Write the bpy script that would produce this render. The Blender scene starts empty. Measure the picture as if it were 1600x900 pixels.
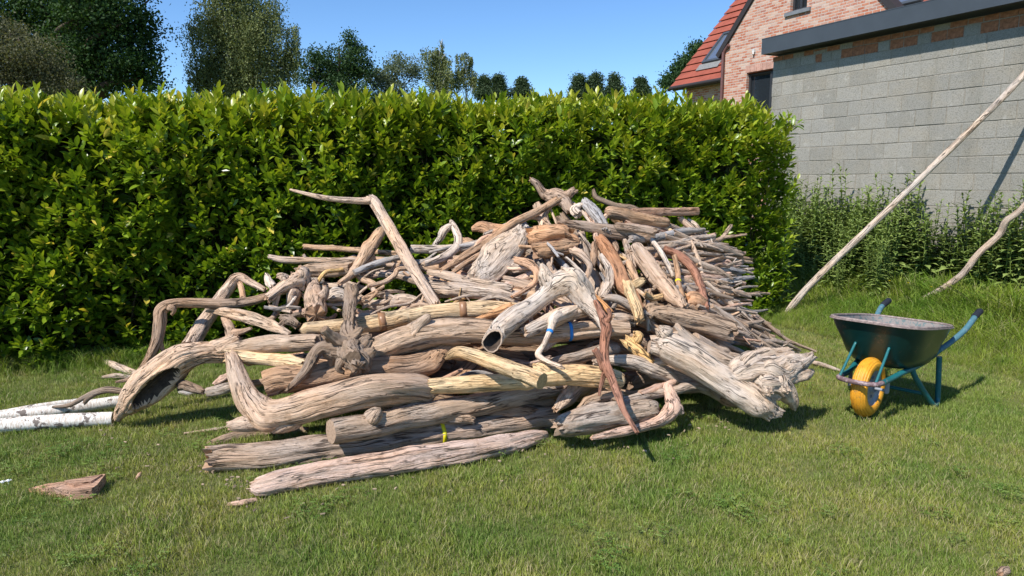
import bpy, math, random, re
import numpy as np
from mathutils import Vector, Matrix, noise

# ------------------------------------------------------------------ camera, world, sun, exposure
SC = bpy.context.scene
COL = SC.collection
R = math.radians
F = 1100.0                      # focal length in pixels of the 1600 x 900 photograph
PITCH = R(8.73)
CAM_H = 1.55
cam_data = bpy.data.cameras.new('camera')
cam_data.sensor_width = 36.0
cam_data.lens = F / 1600 * 36
cam_data.clip_end = 1500
cam = bpy.data.objects.new('camera', cam_data)
COL.objects.link(cam)
cam.location = (0, 0, CAM_H)
cam.rotation_euler = (R(90) - PITCH, 0, 0)
SC.camera = cam

SUN_EL = R(50)
SUN_AZ = Vector((-0.67, -0.74, 0)).normalized()          # horizontal direction towards the sun
SUN_DIR = (SUN_AZ * math.cos(SUN_EL) + Vector((0, 0, math.sin(SUN_EL)))).normalized()
world = bpy.data.worlds.new('World')
SC.world = world
world.use_nodes = True
wn = world.node_tree
for n in list(wn.nodes):
    wn.nodes.remove(n)
w_out = wn.nodes.new('ShaderNodeOutputWorld')
w_bg = wn.nodes.new('ShaderNodeBackground')
w_sky = wn.nodes.new('ShaderNodeTexSky')
w_sky.sky_type = 'NISHITA'
w_sky.sun_disc = False
w_sky.sun_elevation = SUN_EL
w_sky.sun_rotation = math.atan2(SUN_AZ.x, SUN_AZ.y)
w_sky.altitude = 1200
w_sky.air_density = 1.0
w_sky.dust_density = 0.0
w_sky.ozone_density = 6.0
w_sat = wn.nodes.new('ShaderNodeHueSaturation')
w_sat.inputs['Saturation'].default_value = 1.08
w_bg.inputs['Strength'].default_value = 0.13
wn.links.new(w_sky.outputs[0], w_sat.inputs['Color'])
wn.links.new(w_sat.outputs[0], w_bg.inputs[0])
wn.links.new(w_bg.outputs[0], w_out.inputs[0])

sun_data = bpy.data.lights.new('sun', 'SUN')
sun_data.energy = 4.5
sun_data.angle = R(0.53)
sun_data.color = (1.0, 0.955, 0.90)
sun = bpy.data.objects.new('sun', sun_data)
COL.objects.link(sun)
sun.rotation_euler = SUN_DIR.to_track_quat('Z', 'Y').to_euler()
SC.view_settings.view_transform = 'Standard'
SC.view_settings.look = 'None'
SC.view_settings.exposure = 0.5
SC.view_settings.gamma = 1.0

# ------------------------------------------------------------------ places: from a sight line to a point of the garden
UP = Vector((0, math.sin(PITCH), math.cos(PITCH)))
FW = Vector((0, math.cos(PITCH), -math.sin(PITCH)))
EYE = Vector((0, 0, CAM_H))

def ray(px, py):
    return Vector(((px - 800) / F, 0, 0)) + UP * ((450 - py) / F) + FW

def at_y(px, py, Y):
    d = ray(px, py)
    return EYE + d * (Y / d.y)

def at_z(px, py, z=0.0):
    d = ray(px, py)
    return EYE + d * ((z - CAM_H) / d.z)

def at_plane(px, py, p0, n):
    d = ray(px, py)
    return EYE + d * ((p0 - EYE).dot(n) / d.dot(n))

def depth_of(P):
    return (P - EYE).dot(FW)

def project(P):
    v = P - EYE
    z = v.dot(FW)
    return (800 + F * v.x / z, 450 - F * v.dot(UP) / z)

# ------------------------------------------------------------------ object helpers
def tag(o, label=None, cat=None, group=None, kind=None):
    if label: o['label'] = label
    if cat: o['category'] = cat
    if group: o['group'] = group
    if kind: o['kind'] = kind
    return o

def empty(name, loc, rz=0.0):
    o = bpy.data.objects.new(name, None)
    o.empty_display_size = 0.1
    COL.objects.link(o)
    o.location = loc
    o.rotation_euler = (0, 0, rz)
    return o

def link(name, me, parent=None, color=None):
    o = bpy.data.objects.new(name, me)
    COL.objects.link(o)
    if parent: o.parent = parent
    if color: o.color = (*color, 1)
    return o

class MB:
    """collects verts and faces of one mesh"""
    def __init__(s):
        s.v = []; s.f = []; s.m = []; s.sm = []; s.g = []
    def add(s, vs, fs, mi=0, smooth=False, g=None):
        b = len(s.v)
        s.v += [tuple(v) for v in vs]
        s.g += ([tuple(x) for x in g] if g is not None else [tuple(v) for v in vs])
        for f in fs:
            s.f.append([i + b for i in f]); s.m.append(mi); s.sm.append(smooth)
    def box(s, c, size, mi=0, rot=None, bev=0.0):
        c = Vector(c); hx, hy, hz = size[0] / 2, size[1] / 2, size[2] / 2
        if bev <= 0:
            vs = [Vector((x, y, z)) for x in (-hx, hx) for y in (-hy, hy) for z in (-hz, hz)]
            fs = [(0, 1, 3, 2), (4, 6, 7, 5), (0, 4, 5, 1), (2, 3, 7, 6), (0, 2, 6, 4), (1, 5, 7, 3)]
        else:                                   # chamfer round the +y / -y faces: 12 verts each side
            b = bev
            vs = []
            for y, k in ((-hy, b), (-hy + b, 0), (hy - b, 0), (hy, b)):
                vs += [Vector((-hx + k, y, -hz + k)), Vector((hx - k, y, -hz + k)), Vector((hx - k, y, hz - k)), Vector((-hx + k, y, hz - k))]
            fs = [(0, 1, 2, 3), (15, 14, 13, 12)]
            for r in range(3):
                for i in range(4):
                    j = (i + 1) % 4
                    fs.append((r * 4 + i, (r + 1) * 4 + i, (r + 1) * 4 + j, r * 4 + j))
        if rot is not None: vs = [rot @ v for v in vs]
        s.add([v + c for v in vs], fs, mi)
    def tube(s, pts, rad, n=12, mi=0, caps=True, smooth=True, closed=False):
        pts = [Vector(p) for p in pts]
        N = len(pts)
        if not hasattr(rad, '__len__'): rad = [rad] * N
        rings = []
        T0 = (pts[1] - pts[0]).normalized()
        ref = Vector((0, 0, 1)) if abs(T0.z) < 0.9 else Vector((1, 0, 0))
        A = (ref - T0 * ref.dot(T0)).normalized()
        vs = []
        for i, p in enumerate(pts):
            if closed: T = (pts[(i + 1) % N] - pts[i - 1]).normalized()
            else: T = (pts[min(i + 1, N - 1)] - pts[max(i - 1, 0)]).normalized()
            A = (A - T * A.dot(T)).normalized()
            B = T.cross(A)
            for k in range(n):
                a = 2 * math.pi * k / n
                vs.append(p + (A * math.cos(a) + B * math.sin(a)) * rad[i])
        fs = []
        for i in range(N if closed else N - 1):
            for k in range(n):
                k2 = (k + 1) % n
                j = (i + 1) % N
                fs.append((i * n + k, i * n + k2, j * n + k2, j * n + k))
        s.add(vs, fs, mi, smooth)
        if caps and not closed:
            s.add([vs[k] for k in range(n)], [tuple(range(n))[::-1]], mi)
            s.add([vs[(N - 1) * n + k] for k in range(n)], [tuple(range(n))], mi)
    def poly(s, pts, thick, mi=0):              # flat outline given thickness vector
        pts = [Vector(p) for p in pts]; n = len(pts); t = Vector(thick)
        vs = pts + [p + t for p in pts]
        fs = [tuple(range(n)), tuple(range(2 * n - 1, n - 1, -1))]
        for i in range(n):
            j = (i + 1) % n
            fs.append((i, i + n, j + n, j))
        s.add(vs, fs, mi)
    def build(s, name, mats, parent=None, color=None, grain=False):
        me = bpy.data.meshes.new(name)
        me.from_pydata(s.v, [], s.f)
        for m in (mats if isinstance(mats, (list, tuple)) else [mats]): me.materials.append(m)
        me.polygons.foreach_set('material_index', s.m)
        me.polygons.foreach_set('use_smooth', s.sm)
        if grain:
            at = me.attributes.new('grain', 'FLOAT_VECTOR', 'POINT')
            at.data.foreach_set('vector', np.array(s.g, dtype=np.float32).ravel())
        me.update()
        return link(name, me, parent, color)

def np_mesh(name, V, Fc, mats, parent=None, attrs=None, smooth=False, corners=4, mi=None):
    """big mesh from arrays: V (n,3), Fc (m,corners)"""
    me = bpy.data.meshes.new(name)
    me.vertices.add(len(V)); me.vertices.foreach_set('co', np.asarray(V, np.float32).ravel())
    m = len(Fc)
    me.loops.add(m * corners); me.loops.foreach_set('vertex_index', np.asarray(Fc, np.int32).ravel())
    me.polygons.add(m)
    me.polygons.foreach_set('loop_start', np.arange(m, dtype=np.int32) * corners)
    me.polygons.foreach_set('loop_total', np.full(m, corners, np.int32))
    if smooth: me.polygons.foreach_set('use_smooth', np.ones(m, bool))
    for mt in (mats if isinstance(mats, (list, tuple)) else [mats]): me.materials.append(mt)
    if mi is not None: me.polygons.foreach_set('material_index', np.asarray(mi, np.int32))
    for k, a in (attrs or {}).items():
        at = me.attributes.new(k, 'FLOAT', 'POINT'); at.data.foreach_set('value', np.asarray(a, np.float32))
    me.update(); me.validate()
    if name is None: return me
    return link(name, me, parent)

# ------------------------------------------------------------------ materials
class NT:
    def __init__(s, name):
        s.m = bpy.data.materials.new(name); s.m.use_nodes = True
        s.t = s.m.node_tree; s.n = s.t.nodes; s.b = s.n['Principled BSDF']; s.out = s.n['Material Output']
    def new(s, typ, **kw):
        nd = s.n.new(typ)
        for k, v in kw.items():
            if k in nd.inputs.keys(): nd.inputs[k].default_value = v
            else: setattr(nd, k, v)
        return nd
    def ln(s, a, b): s.t.links.new(a, b)
    def noise(s, vec, scale, detail=4, rough=0.6, dist=0.0):
        nd = s.n.new('ShaderNodeTexNoise'); nd.inputs['Scale'].default_value = scale
        nd.inputs['Detail'].default_value = detail; nd.inputs['Roughness'].default_value = rough; nd.inputs['Distortion'].default_value = dist
        if vec is not None: s.ln(vec, nd.inputs['Vector'])
        return nd.outputs[0]
    def mapping(s, vec, scale=(1, 1, 1)):
        nd = s.n.new('ShaderNodeMapping'); nd.inputs['Scale'].default_value = scale
        s.ln(vec, nd.inputs['Vector']); return nd.outputs[0]
    def ramp(s, fac, stops):
        nd = s.n.new('ShaderNodeValToRGB'); e = nd.color_ramp.elements
        while len(e) > 1: e.remove(e[-1])
        e[0].position = stops[0][0]; e[0].color = (*stops[0][1], 1) if hasattr(stops[0][1], '__len__') else (stops[0][1],) * 3 + (1,)
        for p, c in stops[1:]:
            q = e.new(p); q.color = (*c, 1) if hasattr(c, '__len__') else (c, c, c, 1)
        s.ln(fac, nd.inputs[0]); return nd.outputs[0]
    def mix(s, fac, a, b, mode='MIX'):
        nd = s.n.new('ShaderNodeMixRGB'); nd.blend_type = mode
        for i, x in ((0, fac), (1, a), (2, b)):
            if hasattr(x, 'is_linked'): s.ln(x, nd.inputs[i])
            elif i == 0: nd.inputs[0].default_value = x
            else: nd.inputs[i].default_value = (*x, 1) if hasattr(x, '__len__') else (x, x, x, 1)
        return nd.outputs[0]
    def math(s, op, a, b=0.0):
        nd = s.n.new('ShaderNodeMath'); nd.operation = op
        for i, x in ((0, a), (1, b)):
            if hasattr(x, 'is_linked'): s.ln(x, nd.inputs[i])
            else: nd.inputs[i].default_value = x
        return nd.outputs[0]
    def bump(s, h, strength=0.5, dist=0.01):
        nd = s.n.new('ShaderNodeBump'); nd.inputs['Strength'].default_value = strength; nd.inputs['Distance'].default_value = dist
        s.ln(h, nd.inputs['Height']); s.ln(nd.outputs[0], s.b.inputs['Normal']); return nd
    def attr(s, name, out='Vector'):
        nd = s.n.new('ShaderNodeAttribute'); nd.attribute_name = name; return nd.outputs[out]
    def coord(s, k='Object'):
        nd = s.n.new('ShaderNodeTexCoord'); return nd.outputs[k]
    def pos(s):
        nd = s.n.new('ShaderNodeNewGeometry'); return nd.outputs['Position']
    def info(s, k):
        nd = s.n.new('ShaderNodeObjectInfo'); return nd.outputs[k]
    def col(s, x):
        if hasattr(x, 'is_linked'): s.ln(x, s.b.inputs['Base Color'])
        else: s.b.inputs['Base Color'].default_value = (*x, 1)
    def rough(s, v, spec=0.3):
        s.b.inputs['Roughness'].default_value = v; s.b.inputs['Specular IOR Level'].default_value = spec

def wood_material(name='driftwood', spec=0.12):
    m = NT(name)
    g0 = m.attr('grain')
    wob = m.n.new('ShaderNodeVectorMath'); wob.operation = 'MULTIPLY_ADD'
    rnd = m.info('Random')
    nz = m.n.new('ShaderNodeTexNoise'); nz.inputs['Scale'].default_value = 9; nz.inputs['Detail'].default_value = 2
    m.ln(g0, nz.inputs['Vector'])
    m.ln(nz.outputs[1], wob.inputs[0]); wob.inputs[1].default_value = (0.014, 0.014, 0.014)
    m.ln(g0, wob.inputs[2])
    off = m.n.new('ShaderNodeVectorMath'); off.operation = 'ADD'
    sc = m.n.new('ShaderNodeVectorMath'); sc.operation = 'SCALE'
    sc.inputs[0].default_value = (7.3, 3.1, 5.7); m.ln(rnd, sc.inputs['Scale'])
    m.ln(wob.outputs[0], off.inputs[0]); m.ln(sc.outputs[0], off.inputs[1])
    g = off.outputs[0]
    fibre = m.noise(m.mapping(g, (1, 1, 0.055)), 120, 6, 0.78)
    coarse = m.noise(m.mapping(g, (1, 1, 0.065)), 44, 6, 0.68, 0.12)
    patch = m.noise(m.mapping(g, (1, 1, 0.45)), 7, 3, 0.55)
    blot = m.noise(g, 16, 4, 0.6)
    base = m.info('Color')
    hsv = m.n.new('ShaderNodeHueSaturation')
    m.ln(base, hsv.inputs['Color'])
    m.ln(m.math('MULTIPLY_ADD', rnd, 0.0), hsv.inputs['Hue']) if False else None
    vv = m.math('ADD', m.math('MULTIPLY', rnd, 0.36), 1.02); m.ln(m.math('ADD', m.math('MULTIPLY', m.math('FRACT', m.math('MULTIPLY', rnd, 7.77)), 0.45), 0.78), hsv.inputs['Saturation']); m.ln(vv, hsv.inputs['Value'])
    c = hsv.outputs[0]
    grey = m.mix(1.0, c, (1.0, 0.97, 0.94), 'MULTIPLY')
    warm = m.mix(1.0, c, (1.12, 0.96, 0.80), 'MULTIPLY')
    c = m.mix(m.ramp(patch, [(0.36, 0.0), (0.64, 1.0)]), grey, warm)
    c = m.mix(m.ramp(coarse, [(0.32, 1.0), (0.46, 0.0)]), c, m.mix(1.0, c, (0.74, 0.66, 0.59), 'MULTIPLY'))
    c = m.mix(m.ramp(coarse, [(0.50, 0.0), (0.66, 1.0)]), c, m.mix(1.0, c, (1.26, 1.26, 1.26), 'MULTIPLY'))
    c = m.mix(m.ramp(fibre, [(0.34, 0.85), (0.46, 0.0)]), c, m.mix(1.0, c, (0.52, 0.44, 0.38), 'MULTIPLY'))
    c = m.mix(m.ramp(fibre, [(0.55, 0.0), (0.68, 0.6)]), c, m.mix(1.0, c, (1.3, 1.3, 1.3), 'MULTIPLY'))
    c = m.mix(m.ramp(blot, [(0.30, 0.6), (0.42, 0.0)]), c, m.mix(1.0, c, (0.62, 0.56, 0.50), 'MULTIPLY'))
    # long drying cracks
    crk = m.noise(m.mapping(g, (1, 1, 0.05)), 22, 2, 0.5, 0.3)
    band = m.math('ABSOLUTE', m.math('SUBTRACT', crk, 0.5))
    line = m.ramp(band, [(0.0, 1.0), (0.022, 0.0)])
    gate = m.ramp(m.noise(m.mapping(g, (1, 1, 0.6)), 9, 2, 0.5), [(0.44, 0.0), (0.52, 1.0)])
    line = m.math('MULTIPLY', line, gate)
    crk2 = m.noise(m.mapping(g, (1, 1, 0.035)), 55, 2, 0.5, 0.1)
    line2 = m.math('MULTIPLY', m.ramp(m.math('ABSOLUTE', m.math('SUBTRACT', crk2, 0.5)), [(0.0, 1.0), (0.02, 0.0)]), m.ramp(m.noise(m.mapping(g, (1, 1, 0.5)), 15, 2, 0.5), [(0.47, 0.0), (0.55, 1.0)]))
    line = m.math('MAXIMUM', line, m.math('MULTIPLY', line2, 0.8))
    c = m.mix(m.math('MULTIPLY', line, 0.85), c, (0.045, 0.03, 0.022))
    m.col(c)
    h = m.math('ADD', m.math('MULTIPLY', coarse, 1.0), m.math('MULTIPLY', fibre, 0.5))
    h = m.math('SUBTRACT', h, m.math('MULTIPLY', line, 0.7))
    m.bump(h, 1.0, 0.022)
    m.rough(0.85, spec)
    return m.m

def end_material():
    m = NT('end_grain')
    g = m.attr('grain')
    w = m.n.new('ShaderNodeTexWave'); w.wave_type = 'RINGS'; w.rings_direction = 'Z'
    w.inputs['Scale'].default_value = 45; w.inputs['Distortion'].default_value = 3; w.inputs['Detail'].default_value = 3; w.inputs['Detail Scale'].default_value = 2
    m.ln(g, w.inputs['Vector'])
    n = m.noise(g, 60, 4)
    c = m.info('Color')
    c = m.mix(m.math('MULTIPLY', w.outputs[1], 0.35), m.mix(1.0, c, (0.95, 0.82, 0.70), 'MULTIPLY'), m.mix(1.0, c, (0.55, 0.42, 0.32), 'MULTIPLY'))
    c = m.mix(m.ramp(n, [(0.35, 0.5), (0.55, 0.0)]), c, m.mix(1.0, c, (0.4, 0.32, 0.26), 'MULTIPLY'))
    m.col(c); m.bump(n, 0.5, 0.01); m.rough(0.9, 0.1)
    return m.m

def simple(name, col, rough=0.6, spec=0.3, var=0.25, scale=20, bump=0.0, metal=0.0, coord='Object'):
    m = NT(name)
    n = m.noise(m.coord(coord), scale, 5, 0.6)
    lo = tuple(c * (1 - var) for c in col); hi = tuple(min(1, c * (1 + var)) for c in col)
    m.col(m.ramp(n, [(0.3, lo), (0.7, hi)]))
    m.rough(rough, spec); m.b.inputs['Metallic'].default_value = metal
    if bump: m.bump(n, bump, 0.01)
    return m.m

WOOD = wood_material()
ENDG = end_material()
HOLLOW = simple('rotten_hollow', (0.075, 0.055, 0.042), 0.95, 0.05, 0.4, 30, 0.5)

def birch_material():
    m = NT('birch_bark')
    g = m.attr('grain')
    n = m.noise(m.mapping(g, (0.5, 0.5, 1.2)), 28, 4, 0.6)
    n2 = m.noise(m.mapping(g, (0.6, 0.6, 3.0)), 60, 3, 0.6)
    n3 = m.noise(g, 9, 4, 0.7)
    c = m.mix(m.ramp(n2, [(0.42, 1.0), (0.54, 0.0)]), (0.74, 0.70, 0.63), (0.52, 0.43, 0.35))
    c = m.mix(m.ramp(n3, [(0.56, 0.0), (0.59, 1.0)]), c, (0.16, 0.13, 0.11))
    c = m.mix(m.ramp(n, [(0.62, 0.0), (0.66, 0.8)]), c, (0.22, 0.18, 0.15))
    m.col(c); m.bump(n, 0.4, 0.006); m.rough(0.7, 0.25)
    return m.m
BIRCH = birch_material()

def leaf_material(name, stops, rough=0.35, spec=0.5, trans=0.25, tcol=(0.30, 0.42, 0.03), key='tone'):
    m = NT(name)
    t = m.attr(key, 'Fac')
    c = m.ramp(t, stops)
    n = m.noise(m.pos(), 30, 2)
    c = m.mix(m.ramp(n, [(0.35, 0.3), (0.6, 0.0)]), c, m.mix(1.0, c, (0.6, 0.65, 0.6), 'MULTIPLY'))
    m.col(c); m.rough(rough, spec)
    tr = m.new('ShaderNodeBsdfTranslucent'); m.ln(m.mix(1.0, c, (1.5, 1.5, 0.7), 'MULTIPLY'), tr.inputs[0])
    mx = m.new('ShaderNodeMixShader'); mx.inputs[0].default_value = trans
    m.ln(m.b.outputs[0], mx.inputs[1]); m.ln(tr.outputs[0], mx.inputs[2]); m.ln(mx.outputs[0], m.out.inputs[0])
    return m.m

# ------------------------------------------------------------------ the heap: its outer surface, column by column
# (column, row of its foot on the lawn, row of its crest, distance of the crest)
PROF = [(120, 640, 560, 5.1), (330, 720, 470, 5.05), (400, 755, 420, 5.3), (500, 748, 392, 5.5), (640, 730, 372, 5.7),
        (750, 712, 340, 5.85), (860, 692, 292, 6.05), (950, 680, 298, 6.2), (1060, 662, 330, 6.4), (1150, 648, 370, 6.75),
        (1220, 635, 500, 6.4), (1290, 600, 550, 5.9)]

def heap_y(px, py):
    xs = [p[0] for p in PROF]
    g = np.interp(px, xs, [p[1] for p in PROF]); c = np.interp(px, xs, [p[2] for p in PROF]); D = np.interp(px, xs, [p[3] for p in PROF])
    G = at_z(px, g, 0.04); Cc = at_y(px, c, D)
    if py >= g: return at_z(px, py, 0.04).y
    if py <= c: return D
    # sight line against the slightly bulging slope between foot and crest
    a, b = G.y, Cc.y
    lo, hi = 0.0, 1.0
    for _ in range(22):
        m = (lo + hi) / 2
        y = a + (b - a) * m
        z = G.z + (Cc.z - G.z) * (m ** 0.86)
        r = project(Vector((0, y, z)))[1]
        if r > py: lo = m
        else: hi = m
    return a + (b - a) * lo

def catmull(P, n):
    P = [np.array(p, float) for p in P]
    if len(P) == 2:
        return np.array([P[0] + (P[1] - P[0]) * t for t in np.linspace(0, 1, n)])
    seg = [np.linalg.norm((P[i + 1] - P[i])[:3]) for i in range(len(P) - 1)]
    cum = np.concatenate([[0], np.cumsum(seg)]); out = []
    for s in np.linspace(0, cum[-1], n):
        i = min(int(np.searchsorted(cum, s, 'right')) - 1, len(P) - 2); i = max(i, 0)
        t = (s - cum[i]) / max(seg[i], 1e-9)
        p0 = P[i - 1] if i > 0 else 2 * P[0] - P[1]
        p1, p2 = P[i], P[i + 1]
        p3 = P[i + 2] if i + 2 < len(P) else 2 * P[-1] - P[-2]
        out.append(0.5 * ((2 * p1) + (-p0 + p2) * t + (2 * p0 - 5 * p1 + 4 * p2 - p3) * t * t + (-p0 + 3 * p1 - 3 * p2 + p3) * t ** 3))
    return np.array(out)

SEED = [0]
def limb(mb, pts, ends=('broken', 'broken'), flat=1.0, rough=1.0, square=0.0, slot=None, cracks=2, kink=1.0, mats=(0, 1, 2), px_w=20, knots=0):
    """one wooden limb: pts = [(x,y,z,radius)...]; flat squashes it towards the viewer, slot hollows one side"""
    SEED[0] += 1
    rr = random.Random(SEED[0] * 7919)
    L = sum((Vector(pts[i + 1][:3]) - Vector(pts[i][:3])).length for i in range(len(pts) - 1))
    rav = sum(p[3] for p in pts) / len(pts)
    n = 96 if slot else 40 if px_w >= 30 else 28 if px_w >= 17 else 16 if px_w >= 9 else 9
    rings = int(max(8, min(200 if slot else 95, L / (rav * (0.085 if slot else 0.26 if px_w >= 17 else 0.5)))))
    C = catmull(pts, rings)
    so = Vector((rr.uniform(-50, 50), rr.uniform(-50, 50), rr.uniform(-50, 50)))
    # small wander of the centre line, kinks of old branches
    s_acc = 0; S = [0]
    for i in range(1, rings):
        s_acc += float(np.linalg.norm(C[i][:3] - C[i - 1][:3])); S.append(s_acc)
    for i in range(rings):
        k = min(1, min(i, rings - 1 - i) / 4)
        for ax in range(3):
            C[i][ax] += k * kink * rough * 0.12 * max(0.006, C[i][3]) * noise.noise(Vector((S[i] * 5, ax * 9.1, 0)) + so)
    crk = []
    for _ in range(cracks if px_w >= 14 else 0):
        a0 = rr.uniform(0, 2 * math.pi); c0 = rr.uniform(0.0, 0.7); crk.append((a0, c0, c0 + rr.uniform(0.25, 0.7), rr.uniform(0.08, 0.2), rr.uniform(-0.5, 0.5)))
    kn = [(rr.uniform(0.1, 0.9), rr.uniform(0, 2 * math.pi), rr.uniform(0.12, 0.3)) for _ in range(knots + (rr.randint(1, 4) if px_w >= 9 else 0))]
    vs = []; gs = []; slotmark = []
    for i in range(rings):
        c = Vector(C[i][:3]); r = max(0.0015, C[i][3])
        T = Vector(C[min(i + 1, rings - 1)][:3] - C[max(i - 1, 0)][:3]).normalized()
        V = (EYE - c).normalized()
        A = T.cross(V)
        if A.length < 0.15: A = T.cross(Vector((0.3, 0.1, 1)))
        A.normalize(); B = A.cross(T).normalized()
        t = i / (rings - 1)
        endf = 1.0
        e0, e1 = ends
        for e, d in ((e0, S[i]), (e1, L - S[i] if L > S[i] else 0)):
            if e == 'round':
                q = min(1, max(d, 0) / (r * 0.9)); endf *= 0.35 + 0.65 * math.sqrt(max(0, 1 - (1 - q) ** 2))
            elif e == 'cut':
                q = min(1, max(d, 0) / (r * 0.12)); endf *= 0.96 + 0.04 * q
        for k in range(n):
            a = 2 * math.pi * k / n
            ca, sa = math.cos(a), math.sin(a)
            q = noise.noise(Vector((ca * 0.9, sa * 0.9, S[i] / rav * 0.22)) + so) * 0.14 * rough
            if px_w >= 9:
                q += noise.noise(Vector((ca * 2.8, sa * 2.8, S[i] / rav * 0.30)) + so * 1.7) * 0.14 * rough
            if px_w >= 17:
                rg = noise.noise(Vector((ca * 6.5, sa * 6.5, S[i] / rav * 0.22)) + so * 2.3)
                q += (0.5 - abs(rg) * 2.2) * 0.085 * rough + noise.noise(Vector((ca * 11, sa * 11, S[i] / rav * 0.3)) + so) * .06 * rough
                if rough > 1.3:
                    q += noise.noise(Vector((ca * 2.2, sa * 2.2, S[i] / rav * 1.6)) + so) * 0.14 * (rough - 1)
            for (a0, c0, c1, dd, tw) in crk:
                if c0 < t < c1:
                    da = (a - a0 - tw * (t - c0) + math.pi) % (2 * math.pi) - math.pi
                    w = math.sin((t - c0) / (c1 - c0) * math.pi) ** 0.5
                    q -= dd * w * math.exp(-(da / 0.13) ** 2)
            for (kt, ka, kh) in kn:
                da = (a - ka + math.pi) % (2 * math.pi) - math.pi; ds = (t - kt) * L / rav
                q += kh * math.exp(-(da / 0.5) ** 2 - (ds / 0.7) ** 2)
            sh = 1.0
            if square:
                sh = 1 / (abs(ca) ** 4 + abs(sa) ** 4) ** 0.25 * square * 0.9 + (1 - square)
            mark = False
            if slot:
                s0, s1, ac, hw, dp = slot
                if s0 < t < s1:
                    da = (a - ac + math.pi) % (2 * math.pi) - math.pi
                    w = math.sin((t - s0) / (s1 - s0) * math.pi) ** 0.5
                    e_ = 1 - abs(da) / max(1e-3, hw * w)
                    if e_ > 0: q -= dp * min(1, e_ * 3.5); mark = e_ > .06
            f = (1 + q) * sh * endf
            jag = 0
            if (i == 0 and e0 == 'broken') or (i == rings - 1 and e1 == 'broken'):
                jag = (noise.noise(Vector((ca * 3, sa * 3, 5.5)) + so) * 1.3) * r * (-1 if i == 0 else 1)
            if e0 == 'hollow' and i < 14: jag += max(0, sa + .3) * r * 1.5 * (1 - i / 14) ** 1.5
            vs.append(c + (A * ca + B * sa * flat) * r * f + T * jag)
            gs.append((ca * r * (1 + q * .3), sa * r * (1 + q * .3), S[i])); slotmark.append(mark)
    fs_w = []; fs_s = []
    for i in range(rings - 1):
        for k in range(n):
            k2 = (k + 1) % n
            f = (i * n + k, i * n + k2, (i + 1) * n + k2, (i + 1) * n + k)
            (fs_s if sum(slotmark[j] for j in f) >= 3 else fs_w).append(f)
    b0 = len(mb.v)
    mb.add(vs, fs_w, mats[0], True, gs)
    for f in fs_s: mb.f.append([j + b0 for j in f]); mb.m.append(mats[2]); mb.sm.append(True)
    for e, i, sg in ((e0, 0, -1), (e1, rings - 1, 1)):
        ring = [vs[i * n + k] for k in range(n)]
        c = sum(ring, Vector()) / n
        T = Vector(C[min(i + 1, rings - 1)][:3] - C[max(i - 1, 0)][:3]).normalized() * sg
        r = C[i][3]
        if e == 'hollow':
            R1 = [c + (v - c) * 0.86 + T * r * 0.05 for v in ring]; R2 = [c + (v - c) * 0.80 - T * r * 0.9 for v in ring]; R3 = [c + (v - c) * 0.3 - T * r * 2.6 for v in ring]
            V = ring + R1 + R2 + R3
            order = (lambda a, b: (a * n + k, a * n + (k + 1) % n, b * n + (k + 1) % n, b * n + k))
            f1 = []; f2 = []
            for k in range(n):
                q1 = order(0, 1); f1.append(q1 if sg > 0 else q1[::-1])
                for a in (1, 2):
                    q = order(a, a + 1); f2.append(q if sg > 0 else q[::-1])
            cap = tuple(range(3 * n, 4 * n)); f2.append(cap if sg > 0 else cap[::-1])
            gV = [(v.x, v.y, v.z) for v in V]
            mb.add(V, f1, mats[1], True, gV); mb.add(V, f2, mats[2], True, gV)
        else:
            R1 = [c + (v - c) * 0.5 + T * r * (0.02 if e == 'cut' else 0.10) + Vector((rr.gauss(0, 1), rr.gauss(0, 1), rr.gauss(0, 1))) * r * (0.0 if e == 'cut' else 0.06) for v in ring]
            V = ring + R1 + [c + T * r * (0.02 if e == 'cut' else 0.15)]
            f = []
            for k in range(n):
                k2 = (k + 1) % n
                a = (k, k2, n + k2, n + k); b = (n + k, n + k2, 2 * n)
                f += [a, b] if sg > 0 else [a[::-1], b[::-1]]
            gV = []
            for j, v in enumerate(V):
                if j < n: gV.append((math.cos(2 * math.pi * j / n) * r, math.sin(2 * math.pi * j / n) * r, 0))
                elif j < 2 * n: gV.append((math.cos(2 * math.pi * j / n) * r / 2, math.sin(2 * math.pi * j / n) * r / 2, 0))
                else: gV.append((0, 0, 0))
            mb.add(V, f, mats[1] if e != 'round' else mats[0], e == 'round', gV)

HUE = {'G': (.44, .365, .30), 'T': (.48, .365, .275), 'Y': (.63, .48, .29), 'P': (.54, .39, .31), 'R': (.31, .175, .13),
       'D': (.265, .21, .165), 'O': (.55, .32, .175), 'W': (.54, .475, .41), 'B': (.40, .29, .21), 'S': (.35, .345, .345), 'K': (.37, .225, .15)}

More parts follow.
